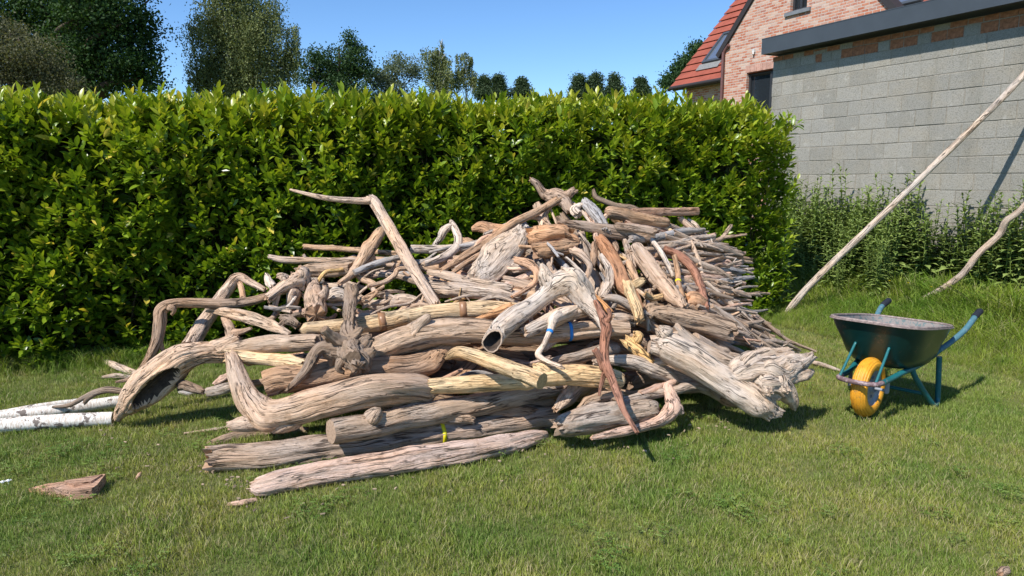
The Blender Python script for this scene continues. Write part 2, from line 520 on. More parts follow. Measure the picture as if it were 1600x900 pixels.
def solve_pts(pts, lift=0.0, ground=False, deg=1, lift2=None):
    """sight-line points (col, row, width) -> garden points with radius; the piece is kept straight in depth"""
    out = []
    if ground:
        for (x, y, w) in pts:
            r = 0.02
            for _ in range(6):
                P = at_z(x, y, max(0.004, r * 0.86)); r = w / 2 / F * depth_of(P)
            out.append((P.x, P.y, P.z, r))
        return out
    Y = np.array([heap_y(x, y) for x, y, w in pts]) - lift
    s = np.concatenate([[0], np.cumsum([math.hypot(pts[i + 1][0] - pts[i][0], pts[i + 1][1] - pts[i][1]) for i in range(len(pts) - 1)])])
    if len(pts) > deg + 1:
        Y = np.polyval(np.polyfit(s, Y, deg), s)
    if lift2 is not None: Y = Y - (lift2 - lift) * s / s[-1]
    for (x, y, w), yy in zip(pts, Y):
        P = at_y(x, y, float(yy))
        if P.z < w / 2 / F * depth_of(P) * 0.8: 
            P = at_z(x, y, w / 2 / F * depth_of(P) * 0.8)
        out.append((P.x, P.y, P.z, w / 2 / F * depth_of(P)))
    return out

LOGS = {}
META = []
def log(key, name, label, hue, pts, br=(), lift=0.0, ground=False, deg=1, ends=('broken', 'broken'), cat='driftwood', group='pieces of the driftwood heap', mats=None, tapes=(), lift2=None, **kw):
    P = solve_pts(pts, lift, ground, deg, lift2)
    w = sum(p[2] for p in pts) / len(pts)
    mb = MB()
    org = Vector(P[0][:3])
    limb(mb, P, ends, px_w=w, **kw)
    for b in br:
        opt = b[-1] if isinstance(b[-1], dict) else {}
        bp = [q for q in b if not isinstance(q, dict)]
        # a branch starts in the main limb: take the depth there
        x0, y0 = bp[0][0], bp[0][1]
        i = min(range(len(pts)), key=lambda j: math.hypot(pts[j][0] - x0, pts[j][1] - y0))
        base = P[i][1]
        dy = opt.get('dy', 0.0)
        B = []
        for j, (x, y, ww) in enumerate(bp):
            q = at_y(x, y, base + dy * j / max(1, len(bp) - 1)); r = ww / 2 / F * depth_of(q)
            if q.z < r * .7: q.z = r * .7
            B.append((q.x, q.y, q.z, r))
        k2 = dict(kw); k2.pop('slot', None); k2['cracks'] = 1; k2['rough'] = opt.get('rough', kw.get('rough', 1.0)); k2['flat'] = opt.get('flat', kw.get('flat', 1.0)); k2.pop('square', None)
        limb(mb, B, ('round', opt.get('end', 'broken')), px_w=sum(q[2] for q in bp) / len(bp), **k2)
    mb.v = [(v[0] - org.x, v[1] - org.y, v[2] - org.z) for v in mb.v]
    o = mb.build(name, mats or [WOOD, ENDG, HOLLOW], None, HUE[hue], True)
    o.location = org
    tag(o, label, cat, group)
    LOGS[key] = (o, P)
    META.append((o, key, hue, w, sum(p[0] for p in pts) / len(pts), sum(p[1] for p in pts) / len(pts)))
    for (x, y, wpx, mat, tl) in tapes:
        # a band of tape wrapped round the limb at this place
        Q = catmull(P, 200)
        i = min(range(200), key=lambda j: (lambda pr: math.hypot(pr[0] - x, pr[1] - y))(project(Vector(Q[j][:3]))))
        c = Vector(Q[i][:3]) - org; r = Q[i][3] * 1.10
        T = Vector(Q[min(i + 2, 199)][:3] - Q[max(i - 2, 0)][:3]).normalized()
        hw = wpx / 2 / F * depth_of(Vector(Q[i][:3]))
        tb = MB()
        N = 40; V = (EYE - Vector(Q[i][:3])).normalized(); A = T.cross(V).normalized(); B_ = A.cross(T)
        vs = []
        for tt, rr_ in ((-1, .97), (-1, 1.0), (1, 1.0), (1, .97)):
            for k in range(N):
                a = 2 * math.pi * k / N
                # hug the real surface of the limb
                d = A * math.cos(a) + B_ * math.sin(a) * kw.get('flat', 1.0)
                vs.append((c + T * hw * tt, d, rr_))
        # measure the limb's surface radius near the band per direction
        vv = np.array(mb.v); rel = vv - np.array(c); along = rel @ np.array(T)
        sel = rel[np.abs(along) < max(hw * 2.5, Q[i][3] * 0.45)]
        pa = sel @ np.array(A); pb = sel @ np.array(B_); ang = np.arctan2(pb, pa); rad = np.hypot(pa, pb)
        def surf(a):
            dd = np.abs((ang - a + math.pi) % (2 * math.pi) - math.pi) < 0.28
            dd &= rad < Q[i][3] * 1.5
            return (float(np.quantile(rad[dd], .6)) if dd.any() else Q[i][3])
        rs = []
        for k in range(N):
            a = 2 * math.pi * k / N; a = math.atan2(math.sin(a), math.cos(a)); rs.append(surf(a))
        rs = [(rs[k - 1] + rs[k] + rs[(k + 1) % N]) / 3 for k in range(N)]
        V2 = []
        for q, (cc, d, f_) in enumerate(vs):
            k = q % N; a = 2 * math.pi * k / N
            V2.append(cc + (A * math.cos(a) + B_ * math.sin(a)) * (rs[k] + 0.002) * f_)
        fs = []
        for rI in range(3):
            for k in range(N):
                k2_ = (k + 1) % N
                fs.append((rI * N + k, rI * N + k2_, (rI + 1) * N + k2_, (rI + 1) * N + k))
        tb.add(V2, fs, 0, True)
        t = tb.build('tape_band', mat, o)
        if tl: t['label'] = tl
    return o

TAPE_BLUE = simple('blue_tape', (0.02, 0.22, 0.62), 0.4, 0.4, 0.12)
TAPE_YEL = simple('yellow_tape', (0.85, 0.72, 0.02), 0.4, 0.4, 0.08)
TAPE_BRN = simple('brown_tape', (0.30, 0.155, 0.075), 0.4, 0.5, 0.12)

# ------------------------------------------------------------------ driftwood heap: the pieces one can tell apart
rc, bk = ('round', 'broken'), ('broken', 'round')
log('1', 'driftwood_log', 'long split pinkish grey log lying nearest on the lawn along the front of the heap', 'P',
    [(397, 761, 20), (412, 759, 34), (460, 748, 38), (550, 732, 41), (630, 721, 41), (700, 709, 39), (755, 700, 36), (820, 687, 27), (856, 679, 13)], ground=True, square=.6, ends=('broken', 'round'), cracks=4, flat=.8)
log('2', 'driftwood_log', 'thick pale tan log with a yellow tape band behind the nearest split log', 'T',
    [(330, 717, 40), (420, 711, 42), (525, 700, 42), (610, 690, 40), (690, 679, 38), (780, 666, 34), (868, 652, 32)], ground=True, ends=('broken', 'broken'), cracks=4,
    tapes=[(691, 680, 6, TAPE_YEL, None)])
log('3', 'driftwood_log', 'cracked grey log with a notched left end at the front right of the heap', 'G',
    [(872, 668, 24), (885, 664, 36), (930, 654, 42), (980, 646, 40), (1012, 641, 34), (1028, 641, 22)], lift=.10, ends=('broken', 'round'), cracks=6, square=.4, rough=1.3)
log('4', 'driftwood_log', 'grey forked log with a sawn brown left end over the taped tan log', 'G',
    [(517, 675, 39), (575, 665, 38), (640, 652, 36), (700, 641, 36), (760, 629, 33), (820, 616, 29), (884, 604, 24)],
    br=[[(676, 650, 22), (705, 652, 20), (725, 654, 16), (739, 657, 12)], [(576, 660, 34), (586, 648, 26), (594, 638, 16), {'end': 'round'}]], lift=.06, lift2=-.18, ends=('cut', 'broken'), rough=.7, cracks=3)
log('5', 'driftwood_log', 'fat tan boomerang shaped log with a rounded right end and an upright left arm', 'T',
    [(362, 556, 20), (369, 580, 27), (379, 605, 33), (394, 630, 42), (425, 646, 50), (465, 640, 48), (510, 626, 47), (560, 614, 50), (610, 608, 50), (650, 610, 47), (678, 614, 34)],
    br=[[(420, 652, 44), (396, 660, 32), (374, 663, 22), (358, 665, 14)], [(470, 652, 36), (440, 664, 24), (428, 672, 12)]], lift=.07, ends=('broken', 'round'), rough=1.1, cracks=3, deg=2)
log('6', 'driftwood_branch', 'dark thin slab of bark coloured wood under the boomerang log', 'D',
    [(316, 698, 4), (340, 689, 12), (385, 678, 18), (430, 673, 18), (480, 673, 12)], ground=True, flat=.6)
log('8', 'driftwood_log', 'brown log with a split end showing orange wood at the left of the heap', 'B',
    [(414, 600, 40), (440, 593, 42), (480, 588, 38), (530, 582, 34), (590, 576, 30)], lift=.02, ends=('cut', 'broken'), cracks=4, rough=1.3)
log('8b', 'driftwood_log', 'brown tapered log rising to a forked blunt tip right of the dark root', 'B',
    [(500, 594, 26), (545, 583, 34), (600, 576, 38), (640, 574, 40), (668, 566, 36), (690, 550, 26), (712, 536, 17), (727, 526, 12)], lift=.0, ends=('broken', 'round'), cracks=3, deg=2)
log('9', 'driftwood_log', 'smooth honey coloured log running under the pale sawn log', 'Y',
    [(672, 604, 24), (730, 600, 27), (800, 595, 28), (855, 588, 32), (900, 586, 34), (945, 590, 32), (975, 596, 24)], br=[[(860, 586, 28), (845, 577, 20), (834, 574, 12)]], lift=.10, ends=bk, rough=.7, cracks=2)
log('10', 'driftwood_log', 'pale yellow sawn log pointing down to the right in front of the honey coloured log', 'Y',
    [(700, 557, 12), (716, 550, 18), (738, 555, 22), (780, 570, 25), (815, 584, 27), (847, 596, 27)], lift=.18, lift2=.50, ends=('broken', 'cut'), rough=.6, cracks=3)
log('11', 'driftwood_log', 'long thick grey log with a blue tape band across the middle of the heap', 'G',
    [(566, 556, 34), (600, 541, 42), (630, 529, 42), (670, 521, 40), (730, 517, 38), (780, 520, 37), (830, 522, 35), (880, 518, 30), (930, 514, 27), (982, 514, 24)],
    br=[[(640, 524, 34), (655, 508, 20), (672, 492, 11), {'end': 'round'}]], lift=.12, ends=('broken', 'cut'), rough=.7, cracks=2, deg=2, knots=2, tapes=[(889, 517, 5, TAPE_BLUE, None)])
log('12', 'driftwood_log', 'long straw yellow log with two brown tape bands', 'Y',
    [(470, 516, 22), (530, 511, 26), (600, 502, 27), (660, 491, 26), (710, 486, 27), (760, 483, 27), (800, 485, 24), (835, 486, 18)], lift=.12, ends=('round', 'broken'), rough=.7, cracks=3, deg=2,
    tapes=[(597, 502, 11, TAPE_BRN, None), (724, 486, 11, TAPE_BRN, None)])
log('13', 'driftwood_branch', 'thin peach coloured pointed stick tucked beside the hollow horn shaped trunk', 'O', [(735, 502, 4), (760, 494, 10), (800, 480, 16)], lift=.16)
log('14', 'driftwood_log', 'pale hollow trunk shaped like a horn with an open pointed end hanging over the heap', 'W',
    [(767, 538, 29), (782, 516, 34), (803, 496, 34), (828, 480, 28), (850, 464, 27), (868, 448, 38), (888, 440, 44), (902, 452, 42), (915, 470, 34), (930, 486, 24), (938, 500, 15), (944, 518, 7)],
    br=[[(862, 450, 36), (853, 434, 26), (849, 420, 14), (846, 412, 5)], [(905, 450, 36), (893, 432, 30), (878, 424, 14)]], lift=.34, ends=('hollow', 'broken'), rough=.8, cracks=2, deg=2,
    slot=None)
log('15', 'driftwood_branch', 'pale grey branch with a bent hook and a blue tape band', 'W',
    [(905, 484, 14), (882, 490, 18), (866, 499, 17), (860, 516, 10), (851, 537, 9), (841, 554, 10), (856, 565, 8), (874, 572, 7), (882, 576, 4)], lift=.26, deg=2, rough=.7, tapes=[(859, 519, 5.5, TAPE_BLUE, None)])
log('15b', 'driftwood_log', 'pale knotty log end lying over the blue taped grey log', 'W', [(820, 520, 20), (850, 507, 24), (880, 492, 24), (916, 486, 18)], br=[[(860, 500, 16), (885, 487, 10), (903, 479, 6)]], lift=.21, cracks=3)
log('16', 'driftwood_root', 'reddish brown forked root hanging down the front of the heap', 'R',
    [(930, 470, 7), (938, 488, 11), (947, 510, 17), (944, 540, 15), (946, 565, 15), (956, 592, 13), (967, 620, 12), (977, 645, 9), (996, 676, 7)],
    br=[[(944, 580, 12), (939, 562, 12), (929, 547, 10)], [(948, 572, 14), (942, 592, 8), (936, 618, 4)], [(946, 505, 12), (953, 494, 8), (950, 482, 6)]], lift=.42, deg=1, rough=1.1)
log('17', 'driftwood_stump', 'big silver grey trunk ending in gnarled roots on the lawn at the right', 'W',
    [(1024, 538, 26), (1042, 542, 42), (1075, 560, 45), (1110, 581, 46), (1145, 601, 47), (1172, 618, 48), (1194, 636, 40), (1204, 648, 18)],
    br=[[(1040, 548, 30), (1026, 544, 24), (1014, 542, 21), {'end': 'cut'}], [(1045, 528, 30), (1034, 518, 22), (1028, 512, 10)],
        [(1140, 590, 44), (1175, 580, 50), (1215, 577, 46), (1245, 568, 30), (1270, 556, 13), {'dy': .15, 'rough': 1.9}], [(1190, 580, 40), (1225, 590, 30), (1258, 585, 18), (1268, 580, 8), {'dy': .2, 'rough': 1.9}],
        [(1180, 600, 50), (1215, 605, 40), (1236, 622, 24), (1241, 638, 10), {'dy': .05, 'rough': 1.9}], [(1160, 575, 30), (1190, 560, 26), (1235, 550, 14), {'dy': .2, 'rough': 1.9}],
        [(1190, 625, 40), (1202, 640, 26), (1220, 645, 12), {'rough': 1.9}], [(1185, 590, 24), (1196, 606, 22), (1203, 614, 10), {'dy': -.12, 'rough': 1.9}], [(1215, 585, 24), (1222, 604, 18), (1232, 612, 8), {'dy': -.1, 'rough': 1.9}]],
    lift=.36, ends=('broken', 'broken'), rough=.95, cracks=5, deg=1)
log('17b', 'driftwood_log', 'upper half of the silver trunk pair rising behind the gnarled roots', 'W', [(1050, 520, 34), (1085, 548, 36), (1120, 565, 36), (1160, 580, 34), (1190, 590, 28)], lift=.28, rough=1.1, cracks=4)
log('18', 'driftwood_log', 'short grey log with a pale sawn end behind the silver trunk', 'G', [(1083, 531, 27), (1105, 546, 28), (1135, 563, 28), (1170, 585, 24)], lift=.24, lift2=-.1, ends=('cut', 'broken'), rough=.8)
log('19', 'driftwood_log', 'thick brown grey log with a broken pink end above the silver trunk', 'G',
    [(1012, 497, 14), (1020, 487, 20), (1040, 491, 26), (1075, 499, 33), (1110, 508, 34), (1143, 518, 32)], br=[[(1022, 490, 18), (1013, 480, 12), (1022, 478, 8)]], lift=.12, lift2=.36, ends=('broken', 'broken'), cracks=3, deg=2)
log('20', 'driftwood_log', 'tan log splitting into grey strips at its lower end on the upper right slope', 'T',
    [(991, 382, 20), (1004, 402, 25), (1022, 428, 25), (1040, 450, 26), (1057, 468, 22), (1069, 480, 12)], lift=.22, cracks=5, ends=('round', 'broken'))
log('21', 'driftwood_log', 'rust brown barked log slanting down beside the splitting tan log', 'K',
    [(938, 374, 16), (950, 392, 20), (963, 415, 22), (971, 436, 24), (978, 450, 24), (992, 466, 18), (999, 484, 16)], lift=.24, rough=1.2)
log('21b', 'driftwood_branch', 'light tan branch joining the foot of the rust brown log', 'Y', [(979, 443, 16), (988, 465, 17), (996, 485, 17), (999, 498, 16)], br=[[(982, 450, 14), (1000, 440, 14), (1006, 437, 10)]], lift=.29, rough=.7)
log('22', 'driftwood_plank', 'flat brown weathered plank lying across the top of the heap', 'B', [(872, 346, 5), (900, 351, 13), (940, 358, 20), (985, 365, 23), (1020, 370, 20)], br=[[(960, 352, 12), (1000, 358, 12), (1023, 362, 12)]], lift=.20, flat=.45, cracks=4, rough=1.2)
log('23', 'driftwood_log', 'rounded brown log on the top under the sawn pink plank', 'B', [(946, 330, 17), (975, 336, 20), (1010, 344, 20), (1045, 348, 16)], lift=.12, ends=('round', 'round'), cracks=4)
log('24', 'driftwood_plank', 'straight pale pink sawn plank jutting out at the top right of the heap', 'P', [(985, 330, 8), (1010, 331, 14), (1050, 331, 14), (1090, 330, 14)], lift=.18, square=1, flat=.7, ends=('broken', 'cut'), cracks=3, rough=.35, kink=.3)
log('25', 'driftwood_log', 'grey log end with a dark knot hole leaning at the top of the heap', 'S', [(914, 315, 13), (925, 328, 20), (937, 345, 20), (945, 362, 18)], lift=.14, cracks=3, rough=.9)
log('26', 'driftwood_branch', 'dark antler like branch at the top right of the heap', 'D', [(927, 296, 5), (931, 308, 9), (945, 315, 9), (965, 322, 9), (985, 324, 10), (1000, 330, 7)], lift=.05)
log('27', 'driftwood_branch', 'long dark brown branch slanting from the top down to the left', 'B', [(872, 312, 14), (840, 330, 13), (800, 350, 13), (762, 378, 13), (720, 404, 12), (688, 424, 9)], lift=.22, rough=1.0)
log('27b', 'driftwood_branch', 'thin brown branch running beside the long dark branch', 'B', [(790, 372, 8), (760, 392, 9), (730, 410, 9), (704, 429, 6)], lift=.2)
log('28', 'driftwood_slab', 'broad flat grey green slab of wood leaning in the middle of the heap', 'W', [(818, 358, 20), (806, 375, 38), (786, 395, 50), (762, 418, 50), (742, 436, 30)], lift=.18, flat=.28, rough=.8, cracks=4)
log('29', 'driftwood_stump', 'orange broken stump with torn wood near the top of the heap', 'O', [(827, 366, 26), (845, 366, 34), (868, 364, 34), (890, 368, 24)], br=[[(880, 370, 20), (897, 374, 14), (905, 380, 6)]], lift=.12, rough=2.0, cracks=4, ends=('broken', 'broken'))
log('29b', 'driftwood_stump', 'dark brown block under the orange broken stump', 'B', [(835, 392, 24), (858, 390, 26), (885, 388, 22), (900, 384, 14)], lift=.10, rough=1.6)
log('30', 'driftwood_root', 'knotted root crowning the very top of the heap', 'B', [(854, 304, 16), (868, 306, 22), (882, 314, 20), (892, 330, 14)], br=[[(856, 308, 18), (846, 300, 13), (838, 288, 11), (829, 280, 7)], [(886, 308, 14), (892, 300, 11), (898, 295, 6)], [(880, 306, 14), (895, 301, 9), (902, 299, 5)], [(860, 306, 14), (856, 298, 8)]], lift=.02, rough=1.7)
log('30b', 'driftwood_branch', 'short pale stub poking up beside the crowning root', 'W', [(903, 335, 14), (897, 328, 13), (908, 320, 8)], lift=.10)
log('31', 'driftwood_branch', 'tall bent branch rising to a sharp elbow that reaches out left over the heap', 'T',
    [(682, 478, 17), (652, 430, 18), (625, 385, 19), (603, 347, 18), (586, 318, 17), (578, 310, 15)], br=[[(583, 313, 14), (565, 314, 11), (530, 312, 9), (500, 308, 8), (475, 302, 6), (452, 296, 4), {'end': 'round'}]], lift=.30, rough=.55, kink=.5)
log('32', 'driftwood_log', 'broken honey brown log leaning against the tall bent branch', 'T', [(599, 356, 14), (588, 372, 18), (574, 393, 22), (563, 410, 20), (550, 428, 13), (530, 443, 8)], br=[[(574, 395, 18), (582, 410, 13), (576, 425, 7)]], lift=.16, rough=1.5)
log('33', 'driftwood_branch', 'straight stick high at the left edge of the heap against the hedge', 'T', [(475, 386, 9), (520, 388, 9), (570, 392, 9), (622, 397, 9)], lift=-.02, rough=.6)
log('34', 'driftwood_branch', 'long tan stick below the highest left stick', 'T', [(420, 401, 7), (445, 406, 11), (500, 407, 10), (560, 409, 9)], br=[[(478, 404, 6), (474, 398, 5)]], lift=.02, rough=.7)
log('35', 'driftwood_log', 'ribbed grey log end at the upper left shoulder of the heap', 'G', [(465, 425, 14), (485, 422, 20), (520, 421, 22), (550, 418, 20)], lift=.08, rough=1.2, cracks=5)
log('36', 'driftwood_branch', 'slate grey sawn stick pointing down left beside the tall bent branch', 'S', [(553, 426, 10), (590, 411, 10), (624, 402, 9)], lift=.20, ends=('cut', 'broken'), rough=.4)
log('37', 'driftwood_branch', 'pale curved branch with an upturned broken tip at the upper middle', 'W', [(662, 413, 10), (690, 404, 14), (712, 388, 14), (716, 372, 13), (710, 356, 11), (705, 346, 7)], br=[[(706, 352, 10), (694, 360, 13), (688, 372, 11), (678, 384, 7)]], lift=.16, rough=.8)
log('38', 'driftwood_log', 'pale round log under the curved branch at the upper middle', 'W', [(643, 389, 14), (680, 390, 14), (720, 388, 15), (760, 379, 14)], lift=.06, rough=.5)
log('39', 'driftwood_stump', 'torn yellow stump showing fresh wood on the upper slope', 'O', [(738, 358, 8), (752, 354, 18), (766, 358, 20), (786, 355, 9), (800, 353, 6)], lift=.08, rough=1.8)
log('40', 'driftwood_plank', 'grey split plank in the middle with a spike below it', 'G', [(668, 425, 8), (700, 431, 14), (740, 440, 14), (800, 450, 12)], br=[[(744, 440, 6), (740, 450, 6), (742, 459, 3)]], lift=.18, flat=.5, cracks=3)
log('40b', 'driftwood_log', 'weathered log below the grey split plank', 'G', [(672, 449, 16), (720, 452, 22), (760, 457, 20), (812, 462, 14)], lift=.10, rough=1.2, cracks=4)
log('41', 'driftwood_branch', 'small arched twig branch left of the tall bent branch', 'T', [(575, 447, 6), (602, 440, 8), (616, 430, 8), (622, 421, 8), (640, 420, 8)], lift=.16)
log('41b', 'driftwood_root', 'fan of pale finger like roots left of the tall bent branch', 'T', [(556, 474, 5), (570, 465, 6), (588, 455, 6), (600, 447, 5)], br=[[(570, 465, 6), (585, 461, 5), (590, 455, 4)], [(562, 470, 7), (575, 470, 5), (588, 458, 5)]], lift=.17)
log('42', 'driftwood_log', 'long smooth branch slanting down left behind the arched branches', 'T', [(414, 453, 8), (390, 441, 12), (372, 433, 14), (355, 453, 19), (332, 485, 22), (312, 515, 25), (294, 545, 26)], lift=.04, rough=.5, deg=2, kink=.5)
log('43', 'driftwood_log', 'great hollow log with a long dark cavity resting on the lawn at the left', 'T',
    [(196, 640, 26), (206, 624, 42), (224, 606, 52), (250, 584, 54), (280, 562, 48), (310, 553, 36), (340, 552, 32), (362, 554, 26)],
    br=[[(205, 625, 36), (190, 642, 22), (183, 655, 12)], [(330, 552, 28), (355, 538, 24), (372, 528, 16)]], lift=.10, rough=1.0, cracks=3, slot=(.08, .60, 1.0, .75, .70), ends=('broken', 'broken'))
log('44', 'driftwood_branch', 'slender arching branch that bends down to the left in front of the hollow log', 'B',
    [(430, 459, 9), (395, 470, 14), (355, 475, 16), (310, 474, 16), (275, 474, 16), (252, 484, 20), (249, 505, 20), (246, 530, 18), (234, 558, 14), (218, 580, 10), (202, 592, 7), (181, 597, 4)],
    br=[[(262, 478, 16), (272, 484, 9), (268, 492, 5)], [(246, 528, 12), (254, 545, 7), (256, 552, 4)]], lift=.22, deg=1, rough=.9)
log('45', 'driftwood_plank', 'split grey plank under the arching branch', 'G', [(322, 486, 4), (350, 487, 14), (385, 495, 19), (420, 507, 18), (452, 521, 8)], lift=.16, flat=.45, cracks=3, rough=1.1)
log('46', 'driftwood_log', 'pointed grey brown log resting over the hollow log', 'G', [(339, 549, 6), (370, 543, 18), (410, 538, 25), (450, 536, 27), (500, 535, 24)], lift=.18, rough=.8, cracks=3)
log('47', 'driftwood_log', 'pale straw log below the pointed grey brown log', 'Y', [(360, 556, 22), (400, 560, 20), (440, 563, 19), (478, 568, 16)], lift=.10, rough=.7)
log('48', 'driftwood_branch', 'upright short crooked stub between the arching branch and the hollow log', 'B', [(350, 497, 9), (358, 510, 14), (364, 528, 18), (366, 545, 16)], br=[[(362, 520, 12), (375, 519, 10), (392, 513, 6)]], lift=.06, rough=1.4)
log('48b', 'driftwood_branch', 'small upright peg behind the arching branch', 'T', [(372, 436, 6), (377, 450, 9), (380, 468, 10)], lift=.08)
log('49', 'driftwood_branch', 'grey stick lying on the lawn behind the hollow log under the hedge', 'G', [(146, 557, 7), (175, 569, 10), (217, 586, 11)], ground=True, rough=.6)
log('49b', 'driftwood_branch', 'short flat stick on the lawn behind the arching branch tip', 'G', [(160, 589, 4), (180, 587, 8), (206, 590, 7)], ground=True, flat=.7)
log('50', 'driftwood_branch', 'dark curved stick lying over the white birch logs', 'D', [(83, 636, 4), (108, 633, 7), (130, 622, 8), (150, 613, 10), (170, 609, 11), (196, 612, 9)], br=[[(150, 614, 9), (138, 622, 8), (132, 630, 6)]], lift=.08)
for k, (lab, pts) in enumerate([
    ('bright white birch log nearest on the lawn at the far left', [(-230, 690, 23), (-60, 672, 22), (0, 665, 23), (100, 658, 23), (177, 654, 21)]),
    ('creamy birch log behind the brightest white birch log', [(-230, 668, 12), (-60, 655, 14), (0, 650, 16), (90, 641, 18), (188, 627, 19)]),
    ('thin birch log at the back of the birch logs on the lawn', [(-60, 652, 8), (0, 646, 10), (60, 636, 11), (122, 627, 9)])]):
    log('b%d' % k, 'birch_log', lab, 'W', pts, ground=True, ends=('cut', 'cut'), rough=.35, cracks=0, mats=[BIRCH, ENDG, HOLLOW], cat='birch log', group='white birch logs on the lawn', kink=.4)
log('52', 'driftwood_log', 'small hollow bark curl on the grass under the hollow log', 'D', [(274, 604, 15), (290, 602, 17), (306, 608, 14), (318, 612, 9)], lift=-.05, ends=('hollow', 'broken'), rough=1.2)
log('52b', 'driftwood_slab', 'flat grey offcut on the grass beneath the bark curl', 'S', [(280, 613, 5), (296, 614, 10), (311, 613, 6)], ground=True, flat=.6)
log('53', 'driftwood_log', 'grey block on the grass left of the boomerang log', 'G', [(324, 613, 14), (340, 610, 16), (356, 606, 17), (372, 602, 14)], lift=-.02, rough=1.3)
log('53b', 'driftwood_log', 'pinkish broken piece above the grey block at the left', 'P', [(334, 600, 6), (346, 593, 13), (360, 586, 12)], lift=-.02, rough=1.3)
log('54', 'driftwood_root', 'dark twisted root clump with a tall upright spur in the left middle', 'D',
    [(545, 445, 9), (547, 465, 18), (546, 490, 22), (547, 515, 24), (550, 540, 38), (553, 556, 40), (560, 574, 20)],
    br=[[(545, 540, 26), (525, 530, 16), (506, 514, 13), {'dy': -.1, 'end': 'cut'}], [(545, 560, 34), (565, 565, 30), (567, 580, 16), {'dy': -.06}], [(558, 545, 30), (573, 533, 24), (580, 528, 12)],
        [(540, 550, 30), (515, 545, 26), (500, 545, 20), (488, 562, 18), (478, 580, 15), (462, 596, 12), (448, 611, 6), {'dy': -.12}], [(530, 548, 18), (520, 560, 14), (518, 572, 7)], [(546, 550, 24), (552, 558, 20), {'dy': -.12, 'end': 'cut'}], [(540, 535, 24), (558, 520, 14), (566, 512, 6)], [(528, 540, 18), (515, 528, 14), (506, 527, 8), {'end': 'cut', 'dy': -.05}], [(556, 560, 24), (575, 552, 18), (585, 545, 8)], [(548, 470, 14), (556, 455, 9), (553, 446, 6)], [(535, 560, 20), (530, 575, 12), (538, 582, 6)]], lift=.32, rough=2.1, cracks=4)
log('55', 'driftwood_stump', 'upright pinkish brown stump in the upper left of the heap', 'B', [(491, 440, 12), (490, 455, 24), (491, 473, 32), (494, 492, 33)], br=[[(498, 470, 22), (508, 456, 13), (507, 446, 6)]], lift=.16, rough=1.3, cracks=4)
log('56', 'driftwood_root', 'lumpy yellowish root with a blunt arm pointing left at the left shoulder', 'T', [(418, 467, 14), (435, 454, 15), (452, 443, 20), (468, 436, 26), (474, 445, 24)],
    br=[[(465, 440, 26), (472, 428, 24), (466, 421, 14)], [(462, 450, 24), (457, 470, 20), (456, 490, 10)], [(450, 440, 18), (440, 432, 12), (434, 431, 8)], [(434, 458, 10), (430, 480, 9), (436, 492, 5)]], lift=.20, rough=1.7)
log('56b', 'driftwood_branch', 'pale stub standing at the left edge beside the lumpy root', 'W', [(417, 430, 8), (420, 440, 12), (428, 450, 13)], lift=.08, rough=1.2)
log('57', 'driftwood_log', 'pale fluted log end beside the upright spur', 'W', [(515, 466, 14), (525, 462, 20), (537, 462, 18), (552, 466, 12)], lift=.12, rough=1.2, cracks=3)
log('57b', 'driftwood_root', 'small dark tangle of roots at the left end of the straw yellow log', 'D', [(440, 496, 10), (452, 500, 16), (464, 508, 12)], br=[[(452, 500, 10), (460, 492, 8), (470, 490, 5)], [(448, 500, 10), (440, 508, 8)]], lift=.14, rough=2)
log('58', 'driftwood_log', 'tan log with torn grain tucked under the forked grey log', 'T', [(742, 662, 8), (765, 654, 20), (800, 641, 26), (830, 634, 24), (862, 640, 10)], lift=-.30, rough=1.2)
log('58b', 'driftwood_log', 'twisted tan log rising to the right behind the torn grain log', 'T', [(868, 640, 12), (885, 622, 26), (905, 606, 26), (930, 596, 20)], lift=-.10, rough=1.0)
log('58c', 'driftwood_log', 'shadowed brown log deep at the front behind the forked grey log', 'B', [(740, 668, 14), (790, 648, 22), (850, 622, 24), (900, 606, 18)], lift=-.36)
log('59', 'driftwood_root', 'gnarled grey root piece behind the cracked grey log', 'G', [(905, 640, 12), (922, 628, 18), (945, 620, 18), (972, 618, 14)], br=[[(950, 620, 14), (962, 625, 10)]], lift=.06, rough=2.0)
log('60', 'driftwood_log', 'smooth grey log with a rounded right end in the dark middle gap', 'G', [(858, 569, 18), (900, 559, 19), (940, 549, 19), (968, 545, 15)], lift=.03, ends=bk, rough=.5)
log('61', 'driftwood_log', 'pale grey blotched log running down right under the silver trunk', 'W', [(928, 566, 10), (955, 562, 16), (985, 565, 22), (1020, 577, 24), (1060, 592, 22), (1085, 598, 16)], lift=.08, rough=.8, cracks=2, br=[[(1030, 578, 18), (1020, 570, 14), (1045, 562, 14)]])
log('62', 'driftwood_branch', 'yellowish split branch with a knobbed head beside the silver trunk', 'Y', [(978, 532, 16), (992, 543, 20), (1008, 556, 18), (1020, 568, 14)], br=[[(992, 536, 18), (1000, 524, 15), (990, 521, 9)]], lift=.14, rough=1.6)
log('63', 'driftwood_branch', 'grey bent stick lying on the lawn edge at the right front', 'G', [(965, 630, 14), (1010, 618, 16), (1050, 611, 15), (1082, 604, 15), (1105, 610, 14), (1122, 622, 9)], lift=.08, rough=.7)
log('64', 'driftwood_branch', 'curled brown piece with a fist like end at the front right', 'P', [(1001, 616, 12), (1022, 608, 14), (1040, 602, 10), (1052, 597, 8)], lift=.10, rough=1.4)
log('64b', 'driftwood_root', 'light brown root hooking upward at the right end of the front logs', 'P', [(925, 684, 8), (965, 676, 15), (1005, 667, 15), (1034, 655, 21), (1050, 638, 26), (1048, 619, 20), (1043, 604, 14), (1052, 597, 10)], br=[[(1050, 640, 24), (1060, 636, 16), (1066, 645, 8)]], lift=.12, deg=2, rough=.9)
